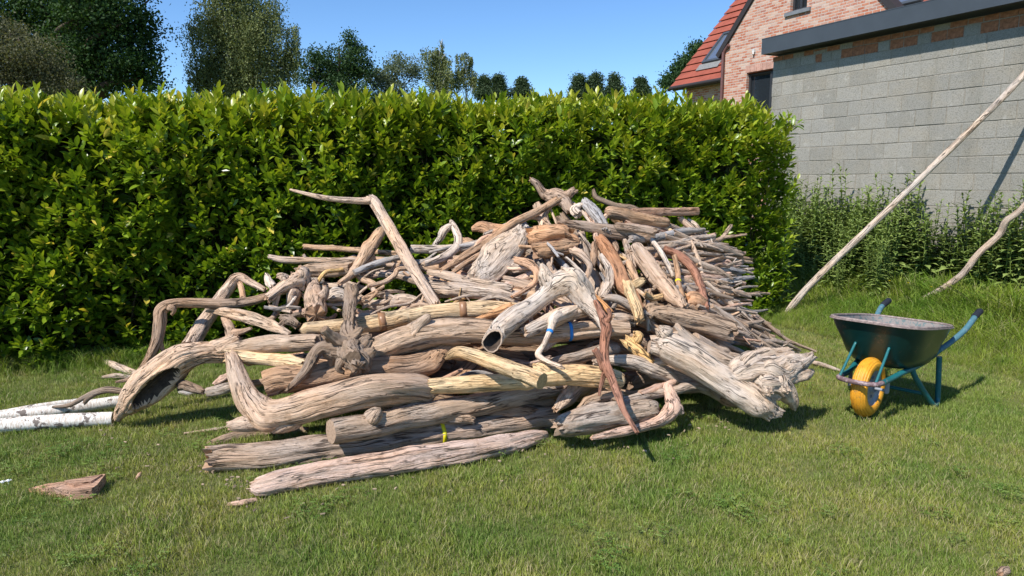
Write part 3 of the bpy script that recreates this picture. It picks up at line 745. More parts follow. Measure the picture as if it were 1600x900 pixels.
log('65', 'driftwood_slab', 'flat reddish brown slab under the silver trunk', 'B', [(1115, 618, 10), (1135, 624, 18), (1160, 631, 12), (1170, 634, 5)], lift=.02, flat=.5)
log('65b', 'driftwood_slab', 'thin grey stick in the grass beside the heel of the boomerang log', 'G', [(288, 677, 3), (320, 673, 5), (360, 667, 5)], ground=True)
log('67', 'driftwood_branch', 'slim pale bone like branch hanging on the upper right slope', 'W', [(1018, 374, 7), (1032, 393, 8), (1046, 418, 7), (1052, 433, 5)], lift=.24, rough=.4)
log('67b', 'driftwood_branch', 'brown branch with a small yellow tape band on the upper right slope', 'B', [(1054, 400, 8), (1059, 425, 9), (1060, 443, 9), (1068, 465, 8)], lift=.22, rough=.6, tapes=[(1060, 440, 4, TAPE_YEL, None)])
log('67c', 'driftwood_branch', 'curved reddish brown branch arching down the right slope', 'R', [(1038, 388, 10), (1062, 400, 14), (1083, 420, 14), (1094, 445, 13), (1098, 462, 13), (1105, 482, 7)], lift=.20, deg=2)
log('67d', 'driftwood_stump', 'bright orange block of wood wedged on the right slope', 'O', [(1072, 472, 20), (1085, 470, 26), (1100, 478, 22)], lift=.14, rough=.9, ends=('broken', 'round'))
log('68', 'driftwood_branch', 'crooked tan branch with a bent elbow below the flat plank', 'T', [(893, 392, 10), (905, 395, 13), (915, 404, 12), (922, 416, 10), (918, 430, 9), (909, 443, 7)], lift=.18)
log('68b', 'driftwood_branch', 'upright brown peg left of the rust brown log', 'B', [(929, 380, 9), (928, 400, 11), (925, 416, 9)], lift=.16)
log('68c', 'driftwood_branch', 'ribbed pale grey branch left of the rust brown log', 'W', [(941, 398, 10), (952, 420, 14), (951, 445, 15), (941, 465, 10)], lift=.18, rough=1.3)
log('68d', 'driftwood_branch', 'grey branch behind the splitting tan log', 'G', [(976, 376, 8), (984, 398, 13), (990, 420, 10)], lift=.12)
log('68e', 'driftwood_branch', 'short tan branch between the rust brown and the splitting log', 'T', [(982, 410, 11), (990, 428, 12), (995, 440, 10)], lift=.14)
log('68f', 'driftwood_branch', 'orange brown loop shaped branch left of the horn shaped trunk', 'O', [(806, 406, 12), (826, 412, 14), (838, 424, 12), (836, 440, 10), (820, 453, 7), (800, 464, 5)], lift=.18, deg=2)
log('68g', 'driftwood_branch', 'grey forked twig on the dark brown block', 'S', [(855, 380, 4), (863, 388, 5), (873, 402, 4)], br=[[(868, 394, 4), (880, 398, 3)]], lift=.22)
log('68h', 'driftwood_branch', 'thin whitish stick above the horn shaped trunk', 'W', [(884, 402, 5), (898, 415, 6), (915, 432, 5)], lift=.2)
log('68i', 'driftwood_branch', 'chestnut branch running down along the right arm of the horn shaped trunk', 'O', [(908, 442, 9), (925, 460, 10), (940, 474, 10), (954, 488, 9)], lift=.2)
log('68j', 'driftwood_root', 'twisted grey root running right above the blue taped log', 'G', [(942, 466, 9), (960, 466, 12), (978, 474, 14), (1000, 486, 14), (1012, 494, 10)], br=[[(965, 468, 8), (958, 480, 6)]], lift=.2, rough=1.5)
log('68k', 'driftwood_branch', 'tan arch shaped branch low on the right of the rust brown log', 'Y', [(1008, 458, 9), (1018, 466, 11), (1034, 463, 9)], lift=.14)
log('68l', 'driftwood_log', 'pale grey log end right of the blue taped log', 'G', [(955, 497, 16), (975, 500, 20), (990, 503, 16)], lift=.15, rough=1.3)
log('69', 'driftwood_branch', 'mottled brown branch poking out under the sawn pink plank', 'T', [(1062, 340, 9), (1085, 361, 10), (1112, 385, 8)], lift=.06)
log('69b', 'driftwood_branch', 'pale twig with a hooked head at the right under the sawn pink plank', 'W', [(1075, 344, 7), (1086, 350, 6), (1096, 362, 5), (1108, 372, 6), (1113, 384, 5)], lift=.1)
log('69c', 'driftwood_branch', 'forked twig pointing up at the right edge against the hedge', 'G', [(1105, 380, 9), (1128, 372, 8), (1142, 353, 6)], br=[[(1125, 372, 7), (1145, 369, 5), (1166, 366, 4)]], lift=0)
log('69d', 'driftwood_branch', 'long lone stick reaching out right toward the tall grass', 'G', [(1120, 440, 6), (1160, 459, 5), (1180, 458, 4), (1202, 459, 4)], lift=.05)
log('70', 'driftwood_branch', 'longest thin stick sweeping down right to the lawn', 'G', [(1178, 490, 6), (1205, 512, 7), (1232, 532, 6), (1274, 549, 4)], lift=.1)
log('70b', 'driftwood_branch', 'curved grey stick following the longest thin stick', 'G', [(1150, 520, 9), (1185, 532, 9), (1215, 535, 8), (1235, 536, 6)], lift=.12)
log('70c', 'driftwood_branch', 'last stick lying on the lawn pointing at the wheelbarrow', 'G', [(1262, 564, 7), (1285, 570, 7), (1313, 579, 4)], ground=True)
mb = MB()
T7 = [at_z(x, y, z) for x, y, z in [(44, 763, .015), (76, 755, .03), (104, 752, .045), (128, 746, .05), (165, 740, .055), (152, 757, .055), (143, 763, .05), (112, 767, .05), (96, 764, .045)]]
o7 = T7[0].copy(); o7.z = 0
mb.poly([p - o7 for p in T7], (0, 0, -.05))
mb.poly([at_z(x, y, .062) - o7 for x, y in [(100, 751), (130, 746), (160, 741), (142, 752), (115, 757)]], (0.004, 0, -.02))
ax7 = (T7[4] - T7[0]).normalized()
mb.g = [(Vector(v).dot(ax7.cross(Vector((0, 0, 1)))), v[2], Vector(v).dot(ax7)) for v in mb.v]
o = mb.build('driftwood_slab', [WOOD], None, HUE['P'], True); o.location = o7
tag(o, 'flat broken slab of pinkish wood lying alone on the lawn at the left', 'driftwood', 'loose pieces on the lawn')
log('72', 'wood_chip', 'tiny pale wood chip standing in the grass at the left', 'P', [(213, 748, 4), (217, 742, 6), (220, 738, 4)], ground=True, flat=.5, group='loose pieces on the lawn')
log('73', 'wood_chip', 'small bark chip in the lawn at the bottom right corner', 'B', [(1562, 897, 10), (1568, 892, 14), (1575, 889, 8)], ground=True, group='loose pieces on the lawn')
log('74', 'wood_chip', 'splintered wood scrap in the grass left of the front log end', 'P', [(355, 788, 5), (380, 785, 9), (402, 780, 6)], ground=True, flat=.4, group='loose pieces on the lawn')

# ------------------------------------------------------------------ the jumble beneath and between
OUT = [(372, 600), (385, 560), (395, 510), (408, 470), (428, 432), (470, 400), (560, 396), (640, 392), (700, 382), (760, 362), (820, 330), (860, 312), (900, 312), (960, 325),
       (1040, 338), (1090, 365), (1130, 385), (1150, 420), (1165, 460), (1190, 505), (1235, 545), (1200, 590), (1120, 618), (1000, 640), (900, 655), (820, 665), (700, 672), (560, 660), (500, 650), (440, 630)]
def inside(x, y):
    c = False; j = len(OUT) - 1
    for i in range(len(OUT)):
        xi, yi = OUT[i]; xj, yj = OUT[j]
        if (yi > y) != (yj > y) and x < (xj - xi) * (y - yi) / (yj - yi) + xi: c = not c
        j = i
    return c
rn = random.Random(11)
def filler(x, y, ang, L, w, lift, hue, name, label, group, bend=0.1):
    dx, dy = math.cos(ang) * L / 2, math.sin(ang) * L / 2
    k = rn.uniform(-bend, bend) * L; k2 = rn.uniform(-bend, bend) * L * .6
    nx, ny = -math.sin(ang), math.cos(ang)
    pts = [(x - dx, y - dy, w * rn.uniform(.6, 1)), (x - dx / 3 + nx * k, y - dy / 3 + ny * k, w), (x + dx / 3 + nx * k2, y + dy / 3 + ny * k2, w * rn.uniform(.85, 1.1)), (x + dx, y + dy, w * rn.uniform(.4, .95))]
    for q in pts:
        if not inside(q[0], q[1]): return False
    br = []
    if rn.random() < .35 and w < 18:
        sgn = rn.choice((-1, 1)); i = rn.choice((1, 2)); b = pts[i]; l = rn.uniform(.12, .3) * L; a2 = ang + sgn * rn.uniform(.5, 1.1)
        br = [[(b[0], b[1], w * .7), (b[0] + math.cos(a2) * l * .5, b[1] + math.sin(a2) * l * .5, w * .5), (b[0] + math.cos(a2) * l, b[1] + math.sin(a2) * l, w * .3)]]
        if not inside(br[0][-1][0], br[0][-1][1]): br = []
    log('f', name, label, hue, pts, br=br, lift=lift, group=group, rough=rn.uniform(.6, 1.4), cracks=rn.randint(0, 2))
    return True

cnt = 0; tries = 0
while cnt < 60 and tries < 3000:          # deep, thick pieces
    tries += 1
    x, y = rn.uniform(390, 1200), rn.uniform(320, 665)
    if not inside(x, y): continue
    ang = rn.gauss(0.05, .22) if x < 930 else rn.gauss(.5, .3)
    if filler(x, y, ang, rn.uniform(120, 240), rn.uniform(20, 34), -rn.uniform(.22, .40), rn.choice('BDDTGB'), 'driftwood_log', 'heavy brown log buried deep among the other pieces of the heap', 'buried logs of the heap'): cnt += 1
cnt = 0; tries = 0
while cnt < 62 and tries < 4000:          # mid layer
    tries += 1
    x, y = rn.uniform(400, 1010), rn.uniform(330, 660)
    if not inside(x, y): continue
    ang = rn.gauss(0.0, .25) if x < 840 else rn.gauss(1.0, .35) if y < 480 else rn.gauss(.1, .4)
    if y > 500 and x < 900: ang = rn.gauss(-.12, .15)
    if filler(x, y, ang, rn.uniform(60, 170), rn.uniform(9, 20), rn.uniform(-.16, .02), rn.choice('GTGBWTPGS'), 'driftwood_log', 'middling weathered log half hidden in the jumble of the heap', 'half hidden logs of the heap'): cnt += 1
cnt = 0; tries = 0
while cnt < 95 and tries < 6000:          # thin upper bits between the shoulder and the crest
    tries += 1
    x, y = rn.uniform(420, 1130), rn.uniform(320, 500)
    if not inside(x, y): continue
    if x < 830: ang = rn.gauss(-.1, .35)
    elif x < 1020: ang = rn.gauss(1.15, .4)
    else: ang = rn.gauss(.2, .6)
    if filler(x, y, ang, rn.uniform(35, 100), rn.uniform(4, 9.5), rn.uniform(-.02, .12), rn.choice('GTGBWTPGSY'), 'driftwood_stick', 'short weathered stick wedged between larger pieces on the upper slope', 'sticks wedged on the upper slope', .16): cnt += 1

# sticks fanning out of the right side: tips follow the right edge of the heap
EDGE = [(352, 1095), (372, 1125), (400, 1160), (425, 1165), (450, 1172), (475, 1185), (500, 1185), (520, 1205), (540, 1235), (560, 1240), (585, 1225)]
for i in range(112):
    y1 = 356 + (592 - 356) * (i + rn.random()) / 112
    xe = np.interp(y1, [e[0] for e in EDGE], [e[1] for e in EDGE])
    x1 = xe + rn.uniform(-40, 14)
    L = rn.uniform(70, 150)
    sl = np.interp(y1, [350, 450, 520, 590], [-.02, .12, .22, .30]) + rn.gauss(0, .19)
    x0 = x1 - L; y0 = y1 - L * sl
    w = rn.choice((5, 5, 6, 7, 8, 10, 12))
    bend = rn.uniform(-5, 5)
    br = []
    if rn.random() < .35:
        br = [[(x0 + L * .55, y0 + L * .55 * sl, w * .7), (x0 + L * .72, y0 + L * .72 * sl + rn.uniform(-9, 9), w * .5), (x0 + L * .86, y0 + L * .86 * sl + rn.uniform(-18, 16), w * .3)]]
    log('s', 'driftwood_stick', 'thin silvery stick poking out of the right flank of the heap', rn.choice('GGGSGWTP'), [(x0, y0, w), (x0 + L * .35, y0 + L * .35 * sl + bend, w * 1.1), (x0 + L * .7, y0 + L * .7 * sl - bend * .5, w), (x1, y1, w * .55)],
        br=br, lift=rn.uniform(-.10, .16), group='sticks fanning out of the right flank', rough=rn.uniform(.5, 1.1))

# tell the smaller pieces apart by colour, girth and the large piece they lie next to
MARK = {'31': 'tall bent branch', '39': 'torn yellow stump', '23': 'rounded brown log', '26': 'antler like branch', '43': 'great hollow log', '35': 'ribbed grey shoulder log', '68f': 'orange loop branch', '41': 'arched twig', '33': 'highest left stick', '62': 'knobbed yellowish branch', '12': 'straw yellow taped log', '14': 'hollow horn shaped trunk', '17': 'big silver trunk', '22': 'flat top plank', '28': 'broad leaning slab', '5': 'boomerang shaped log',
        '11': 'blue taped grey log', '20': 'splitting tan log', '21': 'rust brown log', '30': 'crowning root', '54': 'dark root clump', '4': 'forked grey log', '10': 'pale sawn log', '19': 'thick pink ended log',
        '16': 'hanging reddish root', '37': 'pale curved branch', '55': 'upright brown stump', '29': 'orange broken stump', '24': 'pink sawn plank', '67c': 'curved reddish branch', '46': 'pointed grey brown log',
        '8': 'split ended brown log', '9': 'honey coloured log', '27': 'long dark slanting branch', '40': 'grey split plank', '36': 'slate grey stick', '56': 'lumpy left root', '3': 'cracked grey log', '61': 'blotched pale log'}
HN_ = {'G': 'grey', 'T': 'tan', 'Y': 'yellowish', 'P': 'pinkish', 'B': 'brown', 'D': 'dark brown', 'W': 'pale', 'S': 'slate grey', 'O': 'orange', 'R': 'reddish'}
marks = [(MARK[k], x, y) for (o, k, h, w, x, y) in META if k in MARK]
used = {}
for (o, k, h, w, x, y) in META:
    if k != 'f': continue
    near = sorted(marks, key=lambda q: math.hypot(q[1] - x, (q[2] - y) * 1.6))[:4]
    def rel(q):
        dx, dy = x - q[1], y - q[2]
        return ('left of' if dx < 0 else 'right of') if abs(dx) > 1.6 * abs(dy) else ('above' if dy < 0 else 'below')
    size = 'slim' if w < 9 else 'middling' if w < 16 else 'thick' if w < 24 else 'very thick'
    kind = 'stick' if w < 10 else 'log'
    pl = 'wedged' if w < 10 else 'half hidden' if w < 20 else 'buried'
    for cand in (f'{size} {HN_[h]} {kind} {pl} {rel(near[0])} the {near[0][0]}', f'{size} {HN_[h]} {kind} {pl} between the {near[0][0]} and the {near[1][0]}',
                 f'{size} {HN_[h]} {kind} {rel(near[0])} the {near[0][0]}, towards the {near[2][0]}', f'{size} {HN_[h]} {kind} {rel(near[1])} the {near[1][0]}, near the {near[0][0]}',
                 f'{size} {HN_[h]} {kind} {rel(near[2])} the {near[2][0]}, near the {near[1][0]}', f'{size} {HN_[h]} {kind} {pl} in the jumble {rel(near[3])} the {near[3][0]}'):
        if cand not in used and len(cand.replace(',', '').split()) <= 16: break
    used[cand] = 1; o['label'] = cand
ORD = ['', 'second '][:1] + ['second ', 'third ', 'fourth ', 'fifth ', 'sixth ', 'seventh ', 'eighth ', 'ninth ', 'tenth ', 'eleventh ', 'twelfth ', 'thirteenth ', 'fourteenth ', 'fifteenth ', 'sixteenth ', 'seventeenth ', 'eighteenth ', 'nineteenth ', 'twentieth ', 'twenty first ', 'twenty second ', 'twenty third ', 'twenty fourth ']
sticks = sorted([q for q in META if q[1] == 's'], key=lambda q: q[5])
seen = {}
for (o, k, h, w, x, y) in sticks:
    kk = ('thin' if w < 6 else 'slender' if w < 8 else 'stout') + ' ' + HN_[h]
    n_ = seen.get(kk, 0); seen[kk] = n_ + 1
    o['label'] = f"{kk} stick on the right flank, {'first' if n_ == 0 else ORD[min(n_, 23)].strip()} {kk} one from the top"

for o, k, h, w, x, y in META:
    if len(o['label'].replace(',', '').split()) > 16: o['label'] = ' '.join(o['label'].split()[:14])

# ------------------------------------------------------------------ lawn
def lawn_material():
    m = NT('lawn_soil')
    p = m.pos()
    n1 = m.noise(p, 0.9, 5, 0.6); n2 = m.noise(p, 14, 5, 0.7)
    c = m.ramp(n2, [(0.3, (0.06, 0.08, 0.02)), (0.6, (0.12, 0.15, 0.04)), (0.8, (0.22, 0.19, 0.10))])
    c = m.mix(m.ramp(n1, [(0.4, 0.0), (0.7, 0.5)]), c, (0.15, 0.135, 0.06))
    m.col(c); m.bump(n2, 0.8, 0.03); m.rough(0.95, 0.1)
    return m.m

def ground_h(x, y):
    return 0.012 * math.sin(x * 1.3 + 0.4) * math.sin(y * 1.1) + 0.006 * math.sin(x * 4.1 + y * 3.3) - 0.012

gx = np.concatenate([[-400, -120, -40, -16], np.linspace(-9, 11, 101), [18, 40, 120, 400]])
gy = np.concatenate([[-60, -20, -4], np.linspace(0, 14, 71), [20, 40, 120, 500]])
V = [];
for y in gy:
    for x in gx:
        V.append((x, y, ground_h(x, y) if -9 <= x <= 11 and 0 <= y <= 14 else -0.012))
nx_ = len(gx); Fc = [(j * nx_ + i, j * nx_ + i + 1, (j + 1) * nx_ + i + 1, (j + 1) * nx_ + i) for j in range(len(gy) - 1) for i in range(nx_ - 1)]
lawn = np_mesh('lawn', V, Fc, lawn_material(), smooth=True)
tag(lawn, 'mown green lawn with dry patches', None, None, 'structure')

rng = np.random.default_rng(5)
def grass_material(name, greens, dry):
    m = NT(name)
    p = m.pos(); r = m.info('Random'); h = m.attr('h', 'Fac')
    big = m.noise(p, 0.75, 4, 0.6); mid = m.noise(p, 4.0, 4, 0.65); bb = m.attr('b', 'Fac')
    c = m.ramp(m.math('ADD', m.math('MULTIPLY', r, .5), m.math('MULTIPLY', bb, .5)), [(0.15, greens[0]), (0.5, greens[1]), (0.85, greens[2])])
    f = m.math('ADD', m.math('MULTIPLY', big, 0.55), m.math('MULTIPLY', mid, 0.45))
    c = m.mix(m.ramp(f, [(0.44, 0.0), (0.60, 0.9)]), c, m.mix(1.0, c, (1.6, 1.22, 1.2), 'MULTIPLY'))
    dk = m.noise(p, 1.9, 4, 0.65)
    c = m.mix(m.ramp(dk, [(0.40, 0.8), (0.55, 0.0)]), c, m.mix(1.0, c, (0.62, 0.80, 0.70), 'MULTIPLY'))
    d = m.math('ADD', m.math('MULTIPLY', f, 0.9), m.math('MULTIPLY', bb, 0.5))
    c = m.mix(m.ramp(d, [(0.79, 0.0), (0.90, 0.9)]), c, dry)
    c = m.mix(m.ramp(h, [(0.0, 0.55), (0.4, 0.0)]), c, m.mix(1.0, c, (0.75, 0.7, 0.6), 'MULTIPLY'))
    m.col(c); m.rough(0.55, 0.3)
    tr = m.new('ShaderNodeBsdfTranslucent'); m.ln(c, tr.inputs[0])
    mx = m.new('ShaderNodeMixShader'); mx.inputs[0].default_value = 0.32
    m.ln(m.b.outputs[0], mx.inputs[1]); m.ln(tr.outputs[0], mx.inputs[2]); m.ln(mx.outputs[0], m.out.inputs[0])
    return m.m
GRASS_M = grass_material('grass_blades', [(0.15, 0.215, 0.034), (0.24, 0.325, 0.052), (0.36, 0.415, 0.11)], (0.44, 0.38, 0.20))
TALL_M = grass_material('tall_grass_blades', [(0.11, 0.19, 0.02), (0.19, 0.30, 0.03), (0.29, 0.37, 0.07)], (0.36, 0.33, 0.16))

def tuft(name, n, hmin, hmax, width, spread, lean, mat, seg=3):
    V = []; Fc = []; H = []; Bv = []
    for _ in range(n):
        a = rng.uniform(0, 2 * math.pi); rr = spread * math.sqrt(rng.random())
        x, y = rr * math.cos(a), rr * math.sin(a)
        h = rng.uniform(hmin, hmax); b = rng.uniform(0, 2 * math.pi); ln_ = rng.uniform(0.1, 1) ** 1.2 * lean * h
        w = width * rng.uniform(.7, 1.2); fa = rng.uniform(0, math.pi); bb = rng.random()
        wx, wy = math.cos(fa) * w / 2, math.sin(fa) * w / 2
        base = len(V)
        for s in range(seg):
            t = s / seg
            cx, cy, cz = x + math.cos(b) * ln_ * t * t, y + math.sin(b) * ln_ * t * t, h * (t - 0.25 * lean * t * t)
            k = 1 - 0.55 * t
            V += [(cx - wx * k, cy - wy * k, cz), (cx + wx * k, cy + wy * k, cz)]; H += [t, t]; Bv += [bb, bb]
        V += [(x + math.cos(b) * ln_, y + math.sin(b) * ln_, h * (1 - .25 * lean)), (x + math.cos(b) * ln_ + wx * .1, y + math.sin(b) * ln_, h * (1 - .25 * lean))]; H += [1, 1]; Bv += [bb, bb]
        for s in range(seg):
            o = base + 2 * s; Fc.append((o, o + 1, o + 3, o + 2))
    me = bpy.data.meshes.new(name)
    me.from_pydata(V, [], Fc); me.materials.append(mat)
    for k, arr in (('h', H), ('b', Bv)):
        at = me.attributes.new(k, 'FLOAT', 'POINT'); at.data.foreach_set('value', np.array(arr, np.float32))
    return bpy.data.objects.new(name, me)

def scatter(name, pts, tufts, smin, smax, scl=None):
    """one object: the points on the ground, each carrying a tuft through geometry nodes"""
    me = bpy.data.meshes.new(name)
    me.vertices.add(len(pts)); me.vertices.foreach_set('co', np.asarray(pts, np.float32).ravel())
    s = rng.uniform(smin, smax, len(pts)) if scl is None else scl
    at = me.attributes.new('scl', 'FLOAT', 'POINT'); at.data.foreach_set('value', np.asarray(s, np.float32))
    at = me.attributes.new('rotz', 'FLOAT', 'POINT'); at.data.foreach_set('value', rng.uniform(0, 6.28, len(pts)).astype(np.float32))
    o = link(name, me)
    col = bpy.data.collections.new(name + '_tufts')
    for t in tufts: col.objects.link(t)
    ng = bpy.data.node_groups.new(name, 'GeometryNodeTree')
    ng.interface.new_socket('Geometry', in_out='INPUT', socket_type='NodeSocketGeometry'); ng.interface.new_socket('Geometry', in_out='OUTPUT', socket_type='NodeSocketGeometry')
    N = ng.nodes; gi = N.new('NodeGroupInput'); go = N.new('NodeGroupOutput')
    ip = N.new('GeometryNodeInstanceOnPoints'); ci = N.new('GeometryNodeCollectionInfo'); ci.inputs['Collection'].default_value = col
    ci.inputs['Separate Children'].default_value = True; ci.inputs['Reset Children'].default_value = True
    ip.inputs['Pick Instance'].default_value = True
    a1 = N.new('GeometryNodeInputNamedAttribute'); a1.data_type = 'FLOAT'; a1.inputs['Name'].default_value = 'scl'
    a2 = N.new('GeometryNodeInputNamedAttribute'); a2.data_type = 'FLOAT'; a2.inputs['Name'].default_value = 'rotz'
    cx = N.new('ShaderNodeCombineXYZ')
    L = ng.links
    L.new(gi.outputs[0], ip.inputs['Points']); L.new(ci.outputs[0], ip.inputs['Instance']); L.new(a1.outputs['Attribute'], ip.inputs['Scale'])
    L.new(a2.outputs['Attribute'], cx.inputs['Z']); L.new(cx.outputs[0], ip.inputs['Rotation']); L.new(ip.outputs[0], go.inputs[0])
    md = o.modifiers.new('scatter', 'NODES'); md.node_group = ng
    return o

# hedge foot line
HA = at_z(-160, 592); HA0 = at_z(0, 580); HB = at_z(1214, 492)
hd = (HB - HA0); hd.z = 0
HA = HA0 - hd * 0.16
HLEN = (HB - HA).length; HD = (HB - HA).normalized(); HN = Vector((HD.y, -HD.x, 0))     # HN points at the camera side
# block wall frame
WD = Vector((-0.447, 0.894, 0)).normalized(); WN = Vector((-WD.y, WD.x, 0))
if WN.dot(Vector((0, -1, 0))) < 0: WN = -WN
W0 = Vector((5.75, 7.9, 0))

def hedge_dist(x, y):       # distance in front of the hedge face
    return (np.asarray(x) - HA.x) * HN.x + (np.asarray(y) - HA.y) * HN.y
def hedge_s(x, y): return (np.asarray(x) - HA.x) * HD.x + (np.asarray(y) - HA.y) * HD.y
def wall_dist(x, y): return (np.asarray(x) - W0.x) * WN.x + (np.asarray(y) - W0.y) * WN.y

def field(n, y0, y1, pw=1.0):
    y = y0 + (y1 - y0) * rng.random(n) ** pw
    x = (rng.random(n) * 2 - 1) * (y * 0.78 + 1.5)
    return x, y
pts = []
for (n, y0, y1) in ((32000, 2.0, 4.2), (29000, 4.2, 7.0), (14000, 7.0, 11.0)):
    x, y = field(n, y0, y1)
    ok = ((hedge_dist(x, y) > -0.15) | (hedge_s(x, y) > HLEN)) & (wall_dist(x, y) > 0.05)
    x, y = x[ok], y[ok]
    pts.append(np.stack([x, y, np.array([ground_h(a, b) for a, b in zip(x, y)])], 1))
pts = np.concatenate(pts)
tufts = [tuft('grass_tuft', 18, .014, .040, .0030, .045, .6, GRASS_M) for _ in range(5)] + [tuft('grass_tuft', 10, .03, .058, .0030, .04, .7, GRASS_M) for _ in range(2)]
lsc = np.array([.95 + .42 * noise.noise(Vector((p[0] * 2.2, p[1] * 2.2, 0))) + .35 * noise.noise(Vector((p[0] * 7, p[1] * 7, 4))) for p in pts]) * rng.uniform(.75, 1.3, len(pts))
lsc = np.clip(lsc, .7, 1.8)
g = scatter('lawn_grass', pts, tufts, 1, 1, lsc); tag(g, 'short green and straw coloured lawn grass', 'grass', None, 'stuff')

# clover and small broad leaved weeds in the lawn
CLOV = grass_material('clover_leaves', [(0.09, 0.165, 0.03), (0.14, 0.235, 0.04), (0.20, 0.30, 0.06)], (0.24, 0.31, 0.09))
def clover(name, n, spread):
    V = []; Fc = []; H = []; Bv = []
    for _ in range(n):
        a = rng.uniform(0, 6.28); r_ = spread * math.sqrt(rng.random()); x, y, z = r_ * math.cos(a), r_ * math.sin(a), rng.uniform(.018, .040); b_ = rng.random()
        for k in range(3):
            t = a + k * 2.09; s_ = rng.uniform(.007, .011); o = len(V)
            V += [(x, y, z), (x + math.cos(t - .5) * s_, y + math.sin(t - .5) * s_, z + .003), (x + math.cos(t) * s_ * 1.25, y + math.sin(t) * s_ * 1.25, z + .001), (x + math.cos(t + .5) * s_, y + math.sin(t + .5) * s_, z + .003)]
            Fc.append((o, o + 1, o + 2, o + 3)); H += [.8] * 4; Bv += [b_] * 4
    me = bpy.data.meshes.new(name); me.from_pydata(V, [], Fc); me.materials.append(CLOV)
    for k, arr in (('h', H), ('b', Bv)):
        at = me.attributes.new(k, 'FLOAT', 'POINT'); at.data.foreach_set('value', np.array(arr, np.float32))
    return bpy.data.objects.new(name, me)
x, y = field(1500, 2.1, 7.0)
kp = np.array([noise.noise(Vector((a * 1.5, b * 1.5, 7))) + .5 * rng.random() > .45 for a, b in zip(x, y)]) & (hedge_dist(x, y) > 0)
g = scatter('clover', np.stack([x[kp], y[kp], np.zeros(kp.sum())], 1), [clover('clover_patch', 16, .07) for _ in range(4)], .8, 1.3); tag(g, 'patches of clover leaves in the lawn', 'clover', None, 'stuff')

# rough grass at the hedge foot and along the wall
pts = []; sc_ = []
s = rng.uniform(0, HLEN, 2600); d = np.abs(rng.normal(0.0, .17, 2600)) - .12
P = np.array(HA)[None, :2] + s[:, None] * np.array(HD)[None, :2] + d[:, None] * np.array(HN)[None, :2]
pts.append(P); sc_.append(rng.uniform(.25, .75, len(P)) * np.where(d > .12, .6, 1))
tw = rng.uniform(-4, 5.2, 12000); dd = rng.random(12000) ** 0.8 * 2.7 + .05
P = np.array(W0)[None, :2] + tw[:, None] * np.array(WD)[None, :2] + dd[:, None] * np.array(WN)[None, :2]
keep = (hedge_dist(P[:, 0], P[:, 1]) > -.2) | (hedge_s(P[:, 0], P[:, 1]) > HLEN - .1)
keep &= ~((hedge_s(P[:, 0], P[:, 1]) < HLEN - .5))
P, dd = P[keep], dd[keep]
pts.append(P); sc_.append(rng.uniform(.6, 1.1, len(P)) * np.interp(dd, [0, 1.0, 1.7, 2.2, 2.8], [1.8, 1.7, 1.15, .6, .22]))
tw = rng.uniform(-4, 5.2, 2600); d3 = rng.uniform(.1, 1.15, 2600)
P = np.array(W0)[None, :2] + tw[:, None] * np.array(WD)[None, :2] + d3[:, None] * np.array(WN)[None, :2]
keep = hedge_s(P[:, 0], P[:, 1]) > HLEN
pts.append(P[keep]); sc_.append(rng.uniform(1.2, 2.3, keep.sum()))
P = np.concatenate(pts); P = np.concatenate([P, np.full((len(P), 1), -.01)], 1)
tufts = [tuft('tall_tuft', 22, .10, .34, .0075, .07, 1.0, TALL_M, 4) for _ in range(5)]
g = scatter('tall_grass', P, tufts, 1, 1, np.concatenate(sc_)); tag(g, 'tall unmown grass along the wall and under the hedge', 'tall grass', None, 'stuff')
# a few longer blades and dead wisps in the lawn
x, y = field(260, 2.3, 6.5)
P = np.stack([x, y, np.zeros_like(x)], 1)
tufts = [tuft('wisp', 2, .07, .13, .003, .02, 1.2, GRASS_M, 5) for _ in range(4)]
ok = (hedge_dist(x, y) > 0.0)
g = scatter('long_grass_wisps', P[ok], tufts, .6, 1.1); tag(g, 'single longer grass blades bending over the lawn', 'grass', None, 'stuff')

# ------------------------------------------------------------------ leaves
def leaf_template(L=1.0, W=.40, fold=.26, droop=.20, rows=4):
    V = []; Fc = []
    prof = [0.10, .80, 1.0, .78, 0.04] if rows == 4 else [0.12, 1.0, .05]
    for i in range(rows + 1):
        t = i / rows
        w = W / 2 * prof[i]
        z = -droop * t * t
        V += [(-w, t * L, z + fold * w), (0, t * L, z), (w, t * L, z + fold * w)]
    for i in range(rows):
        o = 3 * i
        Fc += [(o, o + 1, o + 4, o + 3), (o + 1, o + 2, o + 5, o + 4)]
    return np.array(V), np.array(Fc)

def frames(dirs, roll):
    """rotation matrices whose local y = dirs; the local z lies near 'up' rolled by roll"""
    y = dirs / np.linalg.norm(dirs, axis=1, keepdims=True)
    up = np.tile([0, 0, 1.0], (len(y), 1)) + 1e-3
    x = np.cross(y, up); x /= np.linalg.norm(x, axis=1, keepdims=True) + 1e-9
    z = np.cross(x, y)
    c, s_ = np.cos(roll)[:, None], np.sin(roll)[:, None]
    x2 = x * c + z * s_; z2 = -x * s_ + z * c
    return np.stack([x2, y, z2], axis=2)          # columns

def place(tmpl, M, P, scale):
    V, Fc = tmpl
    W = np.einsum('nij,vj->nvi', M, V) * scale[:, None, None] + P[:, None, :]
    n, v = len(P), len(V)
    F2 = (Fc[None] + (np.arange(n) * v)[:, None, None]).reshape(-1, Fc.shape[1])
    return W.reshape(-1, 3), F2

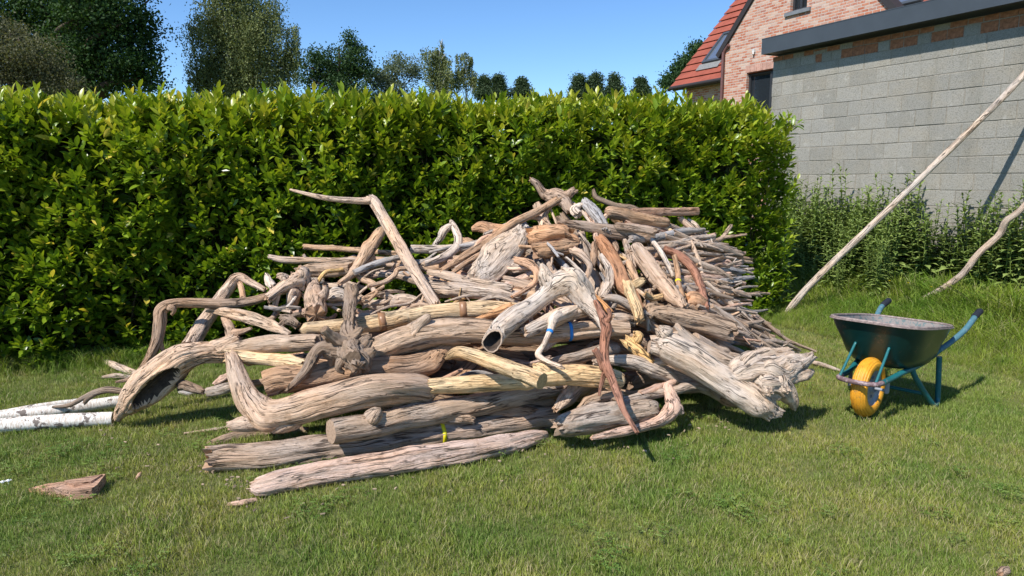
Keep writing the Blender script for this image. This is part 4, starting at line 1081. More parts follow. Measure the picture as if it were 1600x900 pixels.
LEAF_M = leaf_material('laurel_leaf', [(0.0, (0.045, 0.080, 0.008)), (0.35, (0.105, 0.185, 0.013)), (0.68, (0.215, 0.310, 0.020)), (0.90, (0.33, 0.375, 0.030)), (0.965, (0.38, 0.39, 0.04)), (0.97, (0.62, 0.50, 0.05)), (1.0, (0.72, 0.58, 0.12))], .33, .45, .30)
laurel = empty('laurel_hedge', (HA + HB) / 2)
tag(laurel, 'long clipped evergreen hedge with glossy leaves behind the driftwood heap', 'hedge')
laurel_off = np.array(laurel.location)
HBOT = 0.05
zl = at_y(0, 190, (HA0 - HN * .1).y).z; zr = at_y(1170, 184, HB.y - .15).z
def hedge_top(s):
    t = s / HLEN
    z = zl + (zr - zl) * np.clip((s - HLEN * .138) / (HLEN * .862), -.2, 1)
    z = z + .03 * np.sin(s * 2.1) + .02 * np.sin(s * 5.3 + 1)
    return z * (1 - .15 * np.clip((t - .955) / .045, 0, 1) ** 2)
def hedge_surface(n, depth):
    """points and outward normals on the rounded front, the shoulder and the top"""
    s = rng.uniform(0, HLEN + .02, n); u = rng.random(n)
    H = hedge_top(s)
    r = .26
    arc = H - r + r * math.pi / 2 + .75
    q = u * arc
    z = np.where(q < H - r, q, 0.0); off = np.zeros(n); nz = np.zeros(n); nn = np.ones(n)
    a = np.clip((q - (H - r)) / r, 0, math.pi / 2)
    on = (q >= H - r) & (q < H - r + r * math.pi / 2)
    z = np.where(on, H - r + r * np.sin(a), z); off = np.where(on, -(r - r * np.cos(a)), off)
    nz = np.where(on, np.sin(a), nz); nn = np.where(on, np.cos(a), nn)
    tp = q >= H - r + r * math.pi / 2
    z = np.where(tp, H, z); off = np.where(tp, -r - (q - (H - r + r * math.pi / 2)), off); nz = np.where(tp, 1, nz); nn = np.where(tp, 0, nn)
    # lumps
    lump = .07 * np.sin(s * 1.7 + z * 2.2) + .06 * np.sin(s * 4.3 - z * 3.1 + 2) + .05 * np.sin(s * 8.7 + z * 7.1) * np.sin(z * 9 - s * 3)
    off = off - depth + lump + np.where(z < .45, -.12 * (1 - z / .45), 0)
    end = np.clip((s - (HLEN - .35)) / .35, 0, 1)
    P = np.array(HA)[None] + s[:, None] * np.array(HD)[None] + (off - .20 * end ** 2)[:, None] * np.array(HN)[None]
    P[:, 2] = z
    Nn = nn[:, None] * np.array(HN)[None] + nz[:, None] * np.array([[0, 0, 1.0]]) + end[:, None] * np.array(HD)[None] * .8
    return P, Nn, s
def end_surface(n):
    v = rng.random(n); z = rng.random(n) * float(hedge_top(np.array([HLEN * .97]))[0])
    P = np.array(HB)[None] - (v * 1.0)[:, None] * np.array(HN)[None] + .05 * np.array(HD)[None]
    P[:, 2] = z
    return P, np.tile(np.array(HD)[None], (n, 1)), np.full(n, HLEN)

def shoots(P, N, up, count, size, s, open_=1.0):
    """leaves of the shoots that grow from P"""
    n = len(P)
    D = N * .75 + np.array([0, 0, 1.0]) * up + rng.normal(0, .30, (n, 3))
    D /= np.linalg.norm(D, axis=1, keepdims=True)
    out_d, out_p, out_s, out_t, out_r = [], [], [], [], []
    L = rng.uniform(.12, .22, n) * size
    ang0 = rng.uniform(0, 6.28, n); tone = rng.normal(.48, .14, n)
    A = np.cross(D, rng.normal(0, 1, (n, 3))); A /= np.linalg.norm(A, axis=1, keepdims=True); B = np.cross(D, A)
    for k in range(count):
        f = k / (count - 1)
        a = ang0 + k * 2.4
        spread = (1.2 - .9 * f) * open_ + rng.normal(0, .12, n)
        side = A * np.cos(a)[:, None] + B * np.sin(a)[:, None]
        d = D * np.cos(spread)[:, None] + side * np.sin(spread)[:, None] + np.array([0, 0, .12])
        out_d.append(d); out_p.append(P + D * (L * (.15 + .85 * f))[:, None] + side * .006)
        out_s.append(rng.uniform(.085, .135, n) * (1 - .25 * f) * size)
        out_t.append(tone + .24 * f + rng.normal(0, .06, n)); out_r.append(rng.normal(0, .5, n))
    return [np.concatenate(q) for q in (out_p, out_d, out_s, out_t, out_r)]

parts = []
P, N, s = hedge_surface(3000, 0.0); parts.append(shoots(P, N, 1.0, 9, 1.0, s))
P, N, s = hedge_surface(2100, .17); parts.append(shoots(P, N, .7, 8, 1.0, s))
P, N, s = end_surface(330); parts.append(shoots(P, N, .9, 8, 1.0, s))
# tall young shoots standing out of the top
ss = rng.uniform(0, HLEN * .93, 420); P = np.array(HA)[None] + ss[:, None] * np.array(HD)[None] - rng.uniform(-.05, .45, 420)[:, None] * np.array(HN)[None]
P[:, 2] = hedge_top(ss) + rng.uniform(-.12, .06, 420)
parts.append(shoots(P, np.zeros_like(P), 1.6, 9, 1.1, ss, .62))
LP, LD, LS, LT, LR = [np.concatenate([p[i] for p in parts]) for i in range(5)]
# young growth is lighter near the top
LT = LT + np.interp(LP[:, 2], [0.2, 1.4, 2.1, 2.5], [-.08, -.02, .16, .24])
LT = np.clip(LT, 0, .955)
yel = rng.random(len(LT)) < np.interp(LP[:, 0], [-4.5, -1, 3], [.030, .012, .003])
LT[yel] = rng.uniform(.975, 1.0, yel.sum())
front = ((LP - np.array(EYE)) ** 2).sum(1)
tmpl = leaf_template()
M = frames(LD, LR)
# the 300 leaves that show largest (near the camera, in the front layer) are leaves of their own
proj = np.array([project(Vector(p)) for p in LP])
vis = (proj[:, 0] > 0) & (proj[:, 0] < 1250) & (proj[:, 1] > 130) & (proj[:, 1] < 600)
hdist = (LP - np.array(HA)) @ np.array(HN)
facing = np.abs((M[:, :, 2] * (LP - np.array(EYE)) / np.sqrt(front)[:, None]).sum(1))
score = LS / np.sqrt(front) * (0.3 + facing) * vis * (hdist > .05) + np.where(yel & vis, .006, 0)
pick = np.argsort(-score)[:300]
mask = np.ones(len(LP), bool); mask[pick] = False
V, Fc = place(tmpl, M[mask], LP[mask] - laurel_off, LS[mask])
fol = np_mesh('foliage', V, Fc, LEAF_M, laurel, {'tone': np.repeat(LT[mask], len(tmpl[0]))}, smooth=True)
fol['kind'] = 'stuff'
leafs = {}
for i in pick:
    tone = float(LT[i]); key = int(tone * 12)
    if key not in leafs:
        me = bpy.data.meshes.new('leaf'); me.from_pydata([tuple(v) for v in tmpl[0]], [], [tuple(int(q) for q in f) for f in tmpl[1]])
        me.materials.append(LEAF_M); at = me.attributes.new('tone', 'FLOAT', 'POINT'); at.data.foreach_set('value', np.full(len(tmpl[0]), tone, np.float32))
        me.polygons.foreach_set('use_smooth', np.ones(len(me.polygons), bool))
        leafs[key] = me
    o = link('leaf', leafs[key], laurel)
    mm = Matrix([list(r) + [0] for r in (M[i] * LS[i])] + [[0, 0, 0, 1]]); mm.translation = Vector(LP[i] - laurel_off)
    o.matrix_local = mm
# woody inside of the hedge
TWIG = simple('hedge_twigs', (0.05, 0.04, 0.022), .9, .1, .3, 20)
mb = MB()
rr = random.Random(3)
for _ in range(520):
    s_ = rr.uniform(0, HLEN - .05); h = float(hedge_top(np.array([s_]))[0])
    p = HA + HD * s_ - HN * rr.uniform(.28, .7); q = p + HD * rr.uniform(-.35, .35) + HN * rr.uniform(-.1, .28) + Vector((0, 0, rr.uniform(.5, 1) * h * .9))
    p = p - Vector(laurel_off); q = q - Vector(laurel_off); p.z += 0; 
    mb.tube([p, (p + q) / 2 + Vector((rr.gauss(0, .05), rr.gauss(0, .05), 0)), q], [.014, .010, .005], 5)
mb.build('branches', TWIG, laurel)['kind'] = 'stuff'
# dense woody heart of the hedge: an uneven solid body
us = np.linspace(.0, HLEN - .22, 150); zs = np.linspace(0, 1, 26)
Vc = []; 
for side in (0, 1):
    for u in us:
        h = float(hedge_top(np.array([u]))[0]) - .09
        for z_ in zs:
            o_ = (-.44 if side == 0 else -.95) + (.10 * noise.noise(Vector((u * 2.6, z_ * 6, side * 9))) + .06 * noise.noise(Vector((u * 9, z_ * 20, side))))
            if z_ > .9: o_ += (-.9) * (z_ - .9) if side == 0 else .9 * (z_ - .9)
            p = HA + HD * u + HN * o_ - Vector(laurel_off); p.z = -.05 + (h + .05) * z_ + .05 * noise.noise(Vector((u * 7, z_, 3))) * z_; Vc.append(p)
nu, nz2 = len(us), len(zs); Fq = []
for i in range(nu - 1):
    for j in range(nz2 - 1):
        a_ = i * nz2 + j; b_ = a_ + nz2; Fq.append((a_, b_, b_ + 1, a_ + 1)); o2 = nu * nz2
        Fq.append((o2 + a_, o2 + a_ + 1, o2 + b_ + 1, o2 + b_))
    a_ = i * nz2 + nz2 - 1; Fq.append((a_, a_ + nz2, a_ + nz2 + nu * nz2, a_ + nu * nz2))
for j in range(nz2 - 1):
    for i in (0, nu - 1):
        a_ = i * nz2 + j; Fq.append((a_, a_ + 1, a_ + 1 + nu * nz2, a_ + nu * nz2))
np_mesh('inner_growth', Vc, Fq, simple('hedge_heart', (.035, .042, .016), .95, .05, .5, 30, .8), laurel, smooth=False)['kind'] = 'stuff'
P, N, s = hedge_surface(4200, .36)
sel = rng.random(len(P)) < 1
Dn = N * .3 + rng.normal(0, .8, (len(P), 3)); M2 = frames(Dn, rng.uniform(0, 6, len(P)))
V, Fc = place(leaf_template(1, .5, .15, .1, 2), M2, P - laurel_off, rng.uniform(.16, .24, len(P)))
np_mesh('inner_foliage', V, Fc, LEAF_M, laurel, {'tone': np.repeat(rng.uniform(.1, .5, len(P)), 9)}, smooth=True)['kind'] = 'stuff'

# ------------------------------------------------------------------ trees beyond the hedge
BARK = simple('tree_bark', (0.10, 0.075, 0.055), .9, .1, .35, 6, .6)
BIRCHT = simple('birch_trunk', (0.55, 0.52, 0.48), .8, .1, .35, 2.5, .4)
def foliage_mat(name, dark, light, trans=.28):
    return leaf_material(name, [(0, dark), (.6, tuple((a + b) / 2 for a, b in zip(dark, light))), (1, light)], .6, .2, trans)
def tree(name, label, D, trunk_px, blobs, leaf, count, mat, trunk_w=.3, trunk_mat=None, weep=0, group='trees beyond the hedge', thin=0.0, ground_d=None):
    base = at_y(trunk_px, 300, D); base.z = 0
    root = empty(name, base)
    tag(root, label, 'tree', group)
    B = []
    for b in blobs:
        c = at_y(b[0], b[1], D); r = b[2] / F * D
        c.y += random.Random(int(b[0] * 7 + b[1])).uniform(-.6, .6) * r
        B.append((c, r))
    zt = max(c.z + r * .5 for c, r in B)
    # trunk and limbs
    mb = MB(); rr = random.Random(int(trunk_px * 3 + D))
    top = Vector((sum(c.x for c, r in B) / len(B), base.y, zt * .93)) - base
    tp = [Vector((0, 0, -.1)), Vector((top.x * .15, 0, zt * .3)), Vector((top.x * .5, .2, zt * .62)), top]
    C = catmull([(*p, trunk_w * k) for p, k in zip(tp, (1.2, .8, .5, .12))], 16)
    mb.tube([c[:3] for c in C], [c[3] for c in C], 10)
    for c, r in B:
        for _ in range(3 if r > .8 else 1):
            i = min(14, max(4, int(15 * (c.z - r) / zt)))
            p0 = Vector(C[i][:3]); p1 = c - base + Vector((rr.gauss(0, .4), rr.gauss(0, .4), rr.gauss(0, .4))) * r
            mid = (p0 + p1) / 2 + Vector((rr.gauss(0, .1), rr.gauss(0, .1), .12)) * (p1 - p0).length
            mb.tube([p0, mid, p1], [C[i][3] * .5, C[i][3] * .3, .02], 6)
    mb.build('trunk', trunk_mat or BARK, root)
    # crown: clumps of leaves on the outside of the lobes, gaps between
    vol = np.array([r ** 2 for c, r in B]); vol = vol / vol.sum()
    Ps = []; Ts = []
    ncl = int(count / 34 * 1.15); leaf = leaf * .62
    for (c, r), v in zip(B, vol):
        m = max(3, int(ncl * v))
        dirs = rng.normal(0, 1, (m, 3)); dirs /= np.linalg.norm(dirs, axis=1, keepdims=True)
        rad = r * np.where(rng.random(m) < .13, rng.uniform(1.0, 1.32, m), rng.uniform(.3, 1.02, m))
        cc = np.array(c)[None] + dirs * rad[:, None] * np.array([1, 1, .9])
        for q in range(m):
            k = rng.integers(40, 115)
            if weep:
                nstr = 9; per = max(3, k // nstr)
                st = cc[q][None] + rng.normal(0, .16 * r, (nstr, 3)) * [1, 1, .4]
                ln_ = rng.uniform(.35, 1.0, nstr) * weep
                tt = rng.random((nstr, per))
                pp = st[:, None, :] + np.stack([rng.normal(0, .02, (nstr, per)) * weep + .12 * tt * rng.normal(0, 1, (nstr, 1)) * weep * .3, rng.normal(0, .02, (nstr, per)) * weep, -tt * ln_[:, None]], 2)
                pp = pp.reshape(-1, 3)
            else:
                pp = cc[q][None] + rng.normal(0, 1, (k, 3)) * [.10 * r + leaf * 1.3, .10 * r + leaf * 1.3, .055 * r + leaf]
            Ps.append(pp); Ts.append(np.full(len(pp), rng.uniform(.1, .9)) + rng.normal(0, .12, len(pp)))
    P = np.concatenate(Ps); T = np.clip(np.concatenate(Ts), 0, 1)
    d = rng.normal(0, 1, P.shape); 
    if weep: d[:, 2] -= 1.6
    else: d[:, 2] -= .2
    t = (np.array([(0, 0, 0), (-.30, .5, .03), (0, 1, -.06), (.30, .5, .03)]), np.array([(0, 1, 2, 3)]))
    V, Fc = place(t, frames(d, rng.uniform(0, 6, len(P))), P - np.array(base), rng.uniform(.7, 1.3, len(P)) * leaf)
    cr = np_mesh('crown', V, Fc, mat, root, {'tone': np.repeat(T, len(t[0]))}, smooth=False)
    cr['kind'] = 'stuff'
    return root
DARKM = foliage_mat('maple_leaves', (0.018, 0.045, 0.012), (0.06, 0.12, 0.026))
BRWN = foliage_mat('grey_brown_leaves', (0.07, 0.075, 0.035), (0.18, 0.175, 0.09))
BIRM = foliage_mat('birch_leaves', (0.085, 0.11, 0.035), (0.27, 0.30, 0.12))
OAKM = foliage_mat('oak_leaves', (0.022, 0.052, 0.018), (0.06, 0.115, 0.035))
WILM = foliage_mat('willow_leaves', (0.085, 0.115, 0.065), (0.19, 0.225, 0.13))
FARM = foliage_mat('far_leaves', (0.035, 0.062, 0.028), (0.085, 0.125, 0.055))
tree('maple_tree', 'huge dark green tree with a dense crown at the far left', 27, 120,
     [(30, 20, 62), (100, 20, 70), (165, 15, 62), (205, 60, 36), (222, 100, 26), (130, 85, 62), (60, 80, 60), (-20, 60, 70), (60, -70, 90), (150, -70, 80), (235, 128, 20), (190, 110, 46), (20, 130, 50), (100, 140, 50), (200, 30, 34), (218, 72, 20), (230, 110, 18), (170, 120, 40), (90, -160, 70)], .19, 34000, DARKM, .45)
tree('willow_tree', 'grey brown wispy tree in front of the huge dark tree', 21, 30,
     [(10, 70, 46), (55, 88, 38), (-15, 110, 50), (85, 115, 30), (30, 120, 45), (110, 135, 20), (-40, 60, 50)], .12, 8000, BRWN, .2)
tree('birch_tree', 'tall weeping birch with hanging grey green strands', 30, 358,
     [(330, 30, 32), (370, 5, 50), (355, 60, 44), (400, 50, 40), (312, 90, 22), (440, 75, 24), (456, 42, 14), (335, 100, 30), (395, 105, 38), (360, -50, 48), (420, 20, 24), (375, 110, 30), (432, 100, 24), (300, 40, 8), (310, 118, 20), (455, 80, 14)], .13, 34000, BIRM, .22, BIRCHT, 1.6)
tree('oak_tree', 'dark green tree with a pointed top right of the weeping birch', 38, 530,
     [(500, 92, 20), (512, 112, 26), (530, 100, 22), (548, 72, 12), (546, 56, 6), (556, 92, 18), (545, 112, 26), (482, 118, 16), (566, 115, 18), (520, 155, 42), (555, 155, 36), (478, 100, 9), (565, 75, 6)], .20, 8000, OAKM, .3)
tree('willow_tree', 'silvery green bushy willow beyond the middle of the hedge', 40, 620,
     [(612, 112, 20), (635, 108, 18), (590, 118, 12), (650, 115, 14), (622, 98, 12), (578, 120, 8), (605, 125, 20), (620, 160, 34), (600, 165, 30)], .17, 5500, WILM, .25)
tree('birch_tree', 'slim light birch with an open crown beyond the middle of the hedge', 42, 685,
     [(682, 74, 13), (668, 82, 10), (697, 84, 10), (684, 95, 18), (678, 112, 20), (698, 108, 14), (690, 125, 18), (690, 66, 7), (690, 160, 26)], .16, 5000, BIRM, .16, BIRCHT, 1.2)
tree('birch_tree', 'small separate birch with two thin tops right of the slim birch', 43, 728,
     [(722, 84, 8), (734, 88, 7), (722, 104, 12), (736, 118, 12), (715, 120, 12), (742, 122, 7)], .16, 2300, BIRM, .12, BIRCHT, .9)
for i, (x, y, r, lab) in enumerate([(758, 124, 7, 'small pointed bush top just right of the birches'), (779, 122, 7, 'dark little treetop over the hedge right of the birches'), (815, 126, 6, 'tiny treetop above the hedge near its middle'), (905, 122, 9, 'first of the distant dark treetops right of centre'),
                                  (930, 119, 10, 'tallest of the distant dark treetops right of centre'), (960, 121, 6, 'right hand one of the distant dark treetops'), (1002, 126, 5, 'lone tiny treetop left of the house')]):
    q = random.Random(i * 13 + 5)
    tree('distant_tree', lab, 60, x, [(x + q.gauss(0, 1) * r * (.18 + .42 * (k_ / 10)) + .5 * r * (int(k_ * 2) % 3 - 1), y + (-.45 + .34 * k_ + .5 * (int(k_ * 2) % 3 != 1)) * r, r * q.uniform(.14, .34)) for k_ in [j_ * .5 for j_ in range(22)]] + [(x, y + r * 2.4, r * .7), (x - r, y + r * 3.4, r * 1.1), (x + r, y + r * 3.4, r * 1.1)], .22, 2600, FARM, .12, group='distant treetops above the hedge')
tree('oak_tree', 'green tree peeping out behind the left slope of the tiled roof', 46, 1075,
     [(1085, 82, 11), (1073, 96, 11), (1064, 112, 13), (1080, 105, 14), (1052, 124, 12), (1092, 72, 8), (1100, 90, 14), (1045, 128, 9)], .26, 4200, OAKM, .25)

# ------------------------------------------------------------------ garage with the block wall
def wp(t, z, off=0.0): return W0 + WD * t + WN * off + Vector((0, 0, z))
def t_at(px, z, off=0.0):
    lo, hi = -6, 12
    for _ in range(40):
        m = (lo + hi) / 2
        if project(wp(m, z, off))[0] > px: lo = m
        else: hi = m
    return lo
ZF = at_plane(1207, 81, W0, WN).z            # underside of the fascia as seen against the wall
OVER = .26
TE = t_at(1207, 3.2)
zfb = at_plane(1300, 62.5, W0 + WN * OVER, WN).z   # fascia bottom
def block_material():
    m = NT('concrete_block')
    o = m.coord('Object'); g = m.pos()
    r = m.info('Random')
    n = m.noise(g, 70, 5, .8); n2 = m.noise(g, 3.5, 4, .6); sp = m.noise(g, 75, 3, .6)
    base = m.ramp(r, [(0, (.285, .272, .236)), (.5, (.315, .30, .262)), (1, (.345, .328, .286))])
    c = m.mix(m.ramp(n, [(.38, .8), (.50, 0)]), base, m.mix(1.0, base, (.50, .49, .46), 'MULTIPLY'))
    c = m.mix(m.ramp(n, [(.60, 0), (.68, .6)]), c, m.mix(1.0, base, (1.55, 1.52, 1.48), 'MULTIPLY'))
    c = m.mix(m.ramp(n2, [(.45, 0), (.75, .5)]), c, m.mix(1.0, c, (1.12, 1.02, .88), 'MULTIPLY'))
    stn = m.noise(m.mapping(g, (1.6, 1.6, .25)), 2.6, 4, .6)
    c = m.mix(m.ramp(stn, [(.52, 0), (.72, .55)]), c, m.mix(1.0, c, (.72, .72, .68), 'MULTIPLY'))
    lime = m.noise(g, 6, 5, .75)
    c = m.mix(m.ramp(lime, [(.60, 0), (.68, .45)]), c, (.46, .44, .39))
    m.col(c); m.bump(n, .9, .01); m.rough(.95, .1)
    return m.m
BLOCK = block_material()
MORT = simple('mortar', (.27, .245, .20), .95, .05, .3, 40, .5, coord='Object')
ROUGHB = simple('old_red_brick', (.30, .135, .075), .95, .05, .45, 25, .8)
SLATE = simple('slate_grey_panel', (.052, .062, .072), .45, .4, .08, 4)
garage = empty('garage', wp(TE, 0))
tag(garage, 'unrendered grey block garage wall with a slate grey fascia at the right', 'garage')
G0 = Vector(garage.location)
def local(v): return v - G0
wall = MB()
TR = -3.6
ztop = zfb - .02
def slab(mb, t0, t1, z0, z1, o0, o1, mi=0):
    vs = [local(wp(t, z, o)) for t in (t0, t1) for z in (z0, z1) for o in (o0, o1)]
    mb.add(vs, [(0, 1, 3, 2), (4, 6, 7, 5), (0, 4, 5, 1), (2, 3, 7, 6), (0, 2, 6, 4), (1, 5, 7, 3)], mi)
slab(wall, TR, TE - .01, -.05, ztop, -.15, -.005)
slab(wall, TE - .16, TE - .01, -.05, ztop, -7, -.15)
wl = wall.build('wall', MORT, garage)
rb = random.Random(8)
def block_mesh(w, h, seed):
    q = random.Random(seed); mb = MB()
    d = .10; b = .004
    vs = []
    for y, k in ((-d, 0), (-b, 0), (0, b)):
        for (sx, sz) in ((-1, -1), (1, -1), (1, 1), (-1, 1)):
            vs.append(Vector((sx * (w / 2 - k) + q.gauss(0, .0018), y + (q.gauss(0, .0012) if y == 0 else 0), sz * (h / 2 - k) + q.gauss(0, .0018))))
    fs = [(8, 9, 10, 11)]
    for r in range(2):
        for i in range(4):
            j = (i + 1) % 4; fs.append((r * 4 + i, r * 4 + j, (r + 1) * 4 + j, (r + 1) * 4 + i))
    mb.add(vs, fs)
    me = bpy.data.meshes.new('block'); me.from_pydata(mb.v, [], mb.f); me.materials.append(BLOCK); return me
full = [block_mesh(w_, h_, i) for i, (w_, h_) in enumerate([(.391, .191), (.388, .190), (.392, .188), (.386, .191), (.391, .188), (.389, .192), (.392, .192), (.378, .191)])]; half = [block_mesh(.191, .191, 20 + i) for i in range(3)]
wrot = Matrix((( -WD.x, WN.x, 0), (-WD.y, WN.y, 0), (0, 0, 1))).to_4x4()       # local x to the right, local y outward
courses = int((ztop - .20) / .2)
nblk = 0
for c in range(courses):
    z = ztop - .20 - .1 - .2 * c
    t = TE - (.2 if c % 2 else 0.0)
    if c % 2:
        o = link('block', rb.choice(half), wl); o.matrix_local = Matrix.Translation(local(wp(TE - .1, z, rb.uniform(-.001, .002)))) @ wrot
    while t > TR + .2:
        o = link('block', rb.choice(full), wl)
        o.matrix_local = Matrix.Translation(local(wp(t - .2, z, rb.uniform(-.0015, .003)))) @ wrot @ Matrix.Rotation(rb.gauss(0, .004), 4, 'Y')
        t -= .4; nblk += 1
# top course: cut blocks and old bricks, then a ragged brick strip in the shade of the fascia
def piece(t0, t1, z0, z1, me_mat, name, out=0.0):
    w, h = t0 - t1, z1 - z0
    key = (round(w, 3), round(h, 3), me_mat.name)
    me = block_mesh(w - .008, h - .008, int(w * 1000 + h * 77)); me.materials[0] = me_mat
    o = link(name, me, wl); o.matrix_local = Matrix.Translation(local(wp((t0 + t1) / 2, (z0 + z1) / 2, out))) @ wrot
t = TE; z1 = ztop - .075; z0 = ztop - .20
for w, k in [(.13, 0), (.13, 0), (.14, 0), (.13, 0), (.26, 0), (.12, 1), (.17, 0), (.15, 0), (.19, 1), (.18, 1), (.2, 1), (.17, 0), (.19, 1), (.19, 1), (.17, 0), (.2, 1), (.2, 1), (.19, 0), (.2, 1), (.21, 1), (.2, 1), (.18, 0), (.2, 1)] + [(.2, i % 2) for i in range(22)]:
    if t - w < TR: break
    piece(t, t - w, z0, z1, ROUGHB if k else BLOCK, 'brick' if k else 'block', rb.uniform(-.004, .006)); t -= w
t = TE
while t > TR + .25:
    w = rb.uniform(.17, .23); piece(t, t - w, ztop - .072, ztop + .0, ROUGHB, 'brick', rb.uniform(-.008, .01)); t -= w
# fascia panels, soffit and flat roof
fa = MB()
TF = t_at(1190, zfb + .1, OVER)
HF = at_plane(1190, 60, W0 + WN * OVER, WN).z - at_plane(1190, 83, W0 + WN * OVER, WN).z
slab(fa, TR, TF, zfb, zfb + HF, OVER - .02, OVER)
slab(fa, TF - .02, TF + .002, zfb + .001, zfb + HF - .001, -7, OVER - .021)
slab(fa, TR, TF - .022, zfb + .012, zfb + .03, .0, OVER - .021)
fo = fa.build('fascia', SLATE, garage)
tr = MB(); slab(tr, TR - .01, TF + .004, zfb + HF + .001, zfb + HF + .012, -7, OVER + .003)
tr.build('roof_edge', SLATE, garage)

# ------------------------------------------------------------------ brick house behind
H0 = at_y(1131, 100, 22.0)
def hp(px, py, off=0.0): return at_plane(px, py, H0 + WN * off, WN)
house = empty('brick_house', Vector((H0.x, H0.y, 0)))
tag(house, 'pink and red brick house with a steep orange tiled roof behind the garage', 'house')
Q0 = Vector(house.location)
HE = -WD                                                        # to the right along the facade
def hs(P): return (P - Q0).dot(HE)
def hv(s, z, off=0.0): return HE * s + WN * off + Vector((0, 0, z))     # local
a = hp(1131, 80); b = hp(1178, 0); r_ = hp(1386, 10)
m_ = (b.z - a.z) / (hs(b) - hs(a))
s_ap = (hs(r_) + (r_.z - a.z) / m_ + hs(a)) / 2; z_ap = a.z + m_ * (s_ap - hs(a))
s_r = 2 * s_ap - hs(a)
def brick_material(scale=1.0):
    m = NT('old_facade_brick')
    tc = m.coord('Object')
    # facade coordinates: along the wall and height
    dx = m.n.new('ShaderNodeVectorMath'); dx.operation = 'DOT_PRODUCT'; m.ln(tc, dx.inputs[0]); dx.inputs[1].default_value = tuple(HE)
    sp = m.n.new('ShaderNodeSeparateXYZ'); m.ln(tc, sp.inputs[0])
    cb = m.n.new('ShaderNodeCombineXYZ'); m.ln(dx.outputs['Value'], cb.inputs[0]); m.ln(sp.outputs['Z'], cb.inputs[1])
    br = m.n.new('ShaderNodeTexBrick'); m.ln(cb.outputs[0], br.inputs['Vector'])
    br.inputs['Scale'].default_value = 1; br.inputs['Brick Width'].default_value = .21; br.inputs['Row Height'].default_value = .072; br.inputs['Mortar Size'].default_value = .010
    br.inputs['Bias'].default_value = 0.0; br.inputs['Mortar Smooth'].default_value = .2
    br.inputs['Color1'].default_value = (0, 0, 0, 1); br.inputs['Color2'].default_value = (1, 1, 1, 1); br.inputs['Mortar'].default_value = (.5, .5, .5, 1)
    n = m.noise(tc, 1.3, 4, .6); n2 = m.noise(tc, 16, 3, .7)
    bc = m.ramp(br.outputs['Color'], [(0, (.38, .12, .065)), (.35, (.46, .185, .11)), (.6, (.50, .26, .17)), (.85, (.54, .38, .29)), (1, (.32, .11, .07))])
    bc = m.mix(m.ramp(n2, [(.5, 0), (.75, .6)]), bc, (.56, .46, .41))
    c = m.mix(br.outputs['Fac'], bc, (.50, .43, .37))
    c = m.mix(m.ramp(n, [(.55, 0), (.8, .3)]), c, (.60, .50, .44))
    m.col(c); m.bump(m.math('SUBTRACT', 1.0, br.outputs['Fac']), .7, .012); m.rough(.9, .1)
    return m.m
BRICK = brick_material()
DKFR = simple('dark_frame', (.03, .032, .035), .4, .4, .1)
STONE = simple('blue_stone_sill', (.17, .18, .19), .7, .2, .15, 8)
TILE = simple('orange_roof_tile', (.28, .078, .05), .75, .15, .18, 3.5)
COPPER = simple('brown_pipe', (.13, .06, .05), .45, .4, .15)
DKWD = simple('dark_verge_board', (.035, .03, .03), .6, .3, .1)
def glass_mat(name='window_glass', c=(.02, .025, .03), met=0.0):
    m = NT(name); m.col(c); m.rough(.04, .8); m.b.inputs['Metallic'].default_value = met; return m.m
SKYG = glass_mat('roof_glass', (.42, .47, .52), .8)
GLASS = glass_mat()
# gable wall with its two window openings
outline = [(hs(a), -.05), (s_r, -.05), (s_r, a.z), (s_ap, z_ap), (hs(a), a.z)]
mb = MB(); mb.poly([hv(s, z, 0) for s, z in outline], -WN * .35)
gw = mb.build('wall', BRICK, house)
w1 = (hs(hp(1166, 130)), hs(hp(1240, 100)), hp(1168, 180).z, hp(1167, 114).z)      # lower window
w2 = (hs(hp(1235, 5)), hs(hp(1261, 5)), hp(1235, 19).z, hp(1235, 19).z + 1.3)         # upper window
cut = MB()
for (s0, s1, z0, z1) in (w1, w2):
    P8 = [Q0 * 0 + hv(s, z, o) for s in (s0, s1) for z in (z0, z1) for o in (-.6, .1)]
    cut.add(P8, [(0, 1, 3, 2), (4, 6, 7, 5), (0, 4, 5, 1), (2, 3, 7, 6), (0, 2, 6, 4), (1, 5, 7, 3)])
co = cut.build('opening', BRICK, house)
import bmesh
for o_ in (gw, co):
    bm = bmesh.new(); bm.from_mesh(o_.data); bmesh.ops.recalc_face_normals(bm, faces=bm.faces); bm.to_mesh(o_.data); bm.free()
md = gw.modifiers.new('openings', 'BOOLEAN'); md.object = co; md.solver = 'EXACT'
bpy.context.view_layer.update()
me2 = bpy.data.meshes.new_from_object(gw.evaluated_get(bpy.context.evaluated_depsgraph_get()))
gw.modifiers.clear(); gw.data = me2
bpy.data.objects.remove(co)
def hbox(mb, s0, s1, z0, z1, o0, o1, mi=0):
    vs = [hv(s, z, o) for s in (s0, s1) for z in (z0, z1) for o in (o0, o1)]
    mb.add(vs, [(0, 1, 3, 2), (4, 6, 7, 5), (0, 4, 5, 1), (2, 3, 7, 6), (0, 2, 6, 4), (1, 5, 7, 3)], mi)
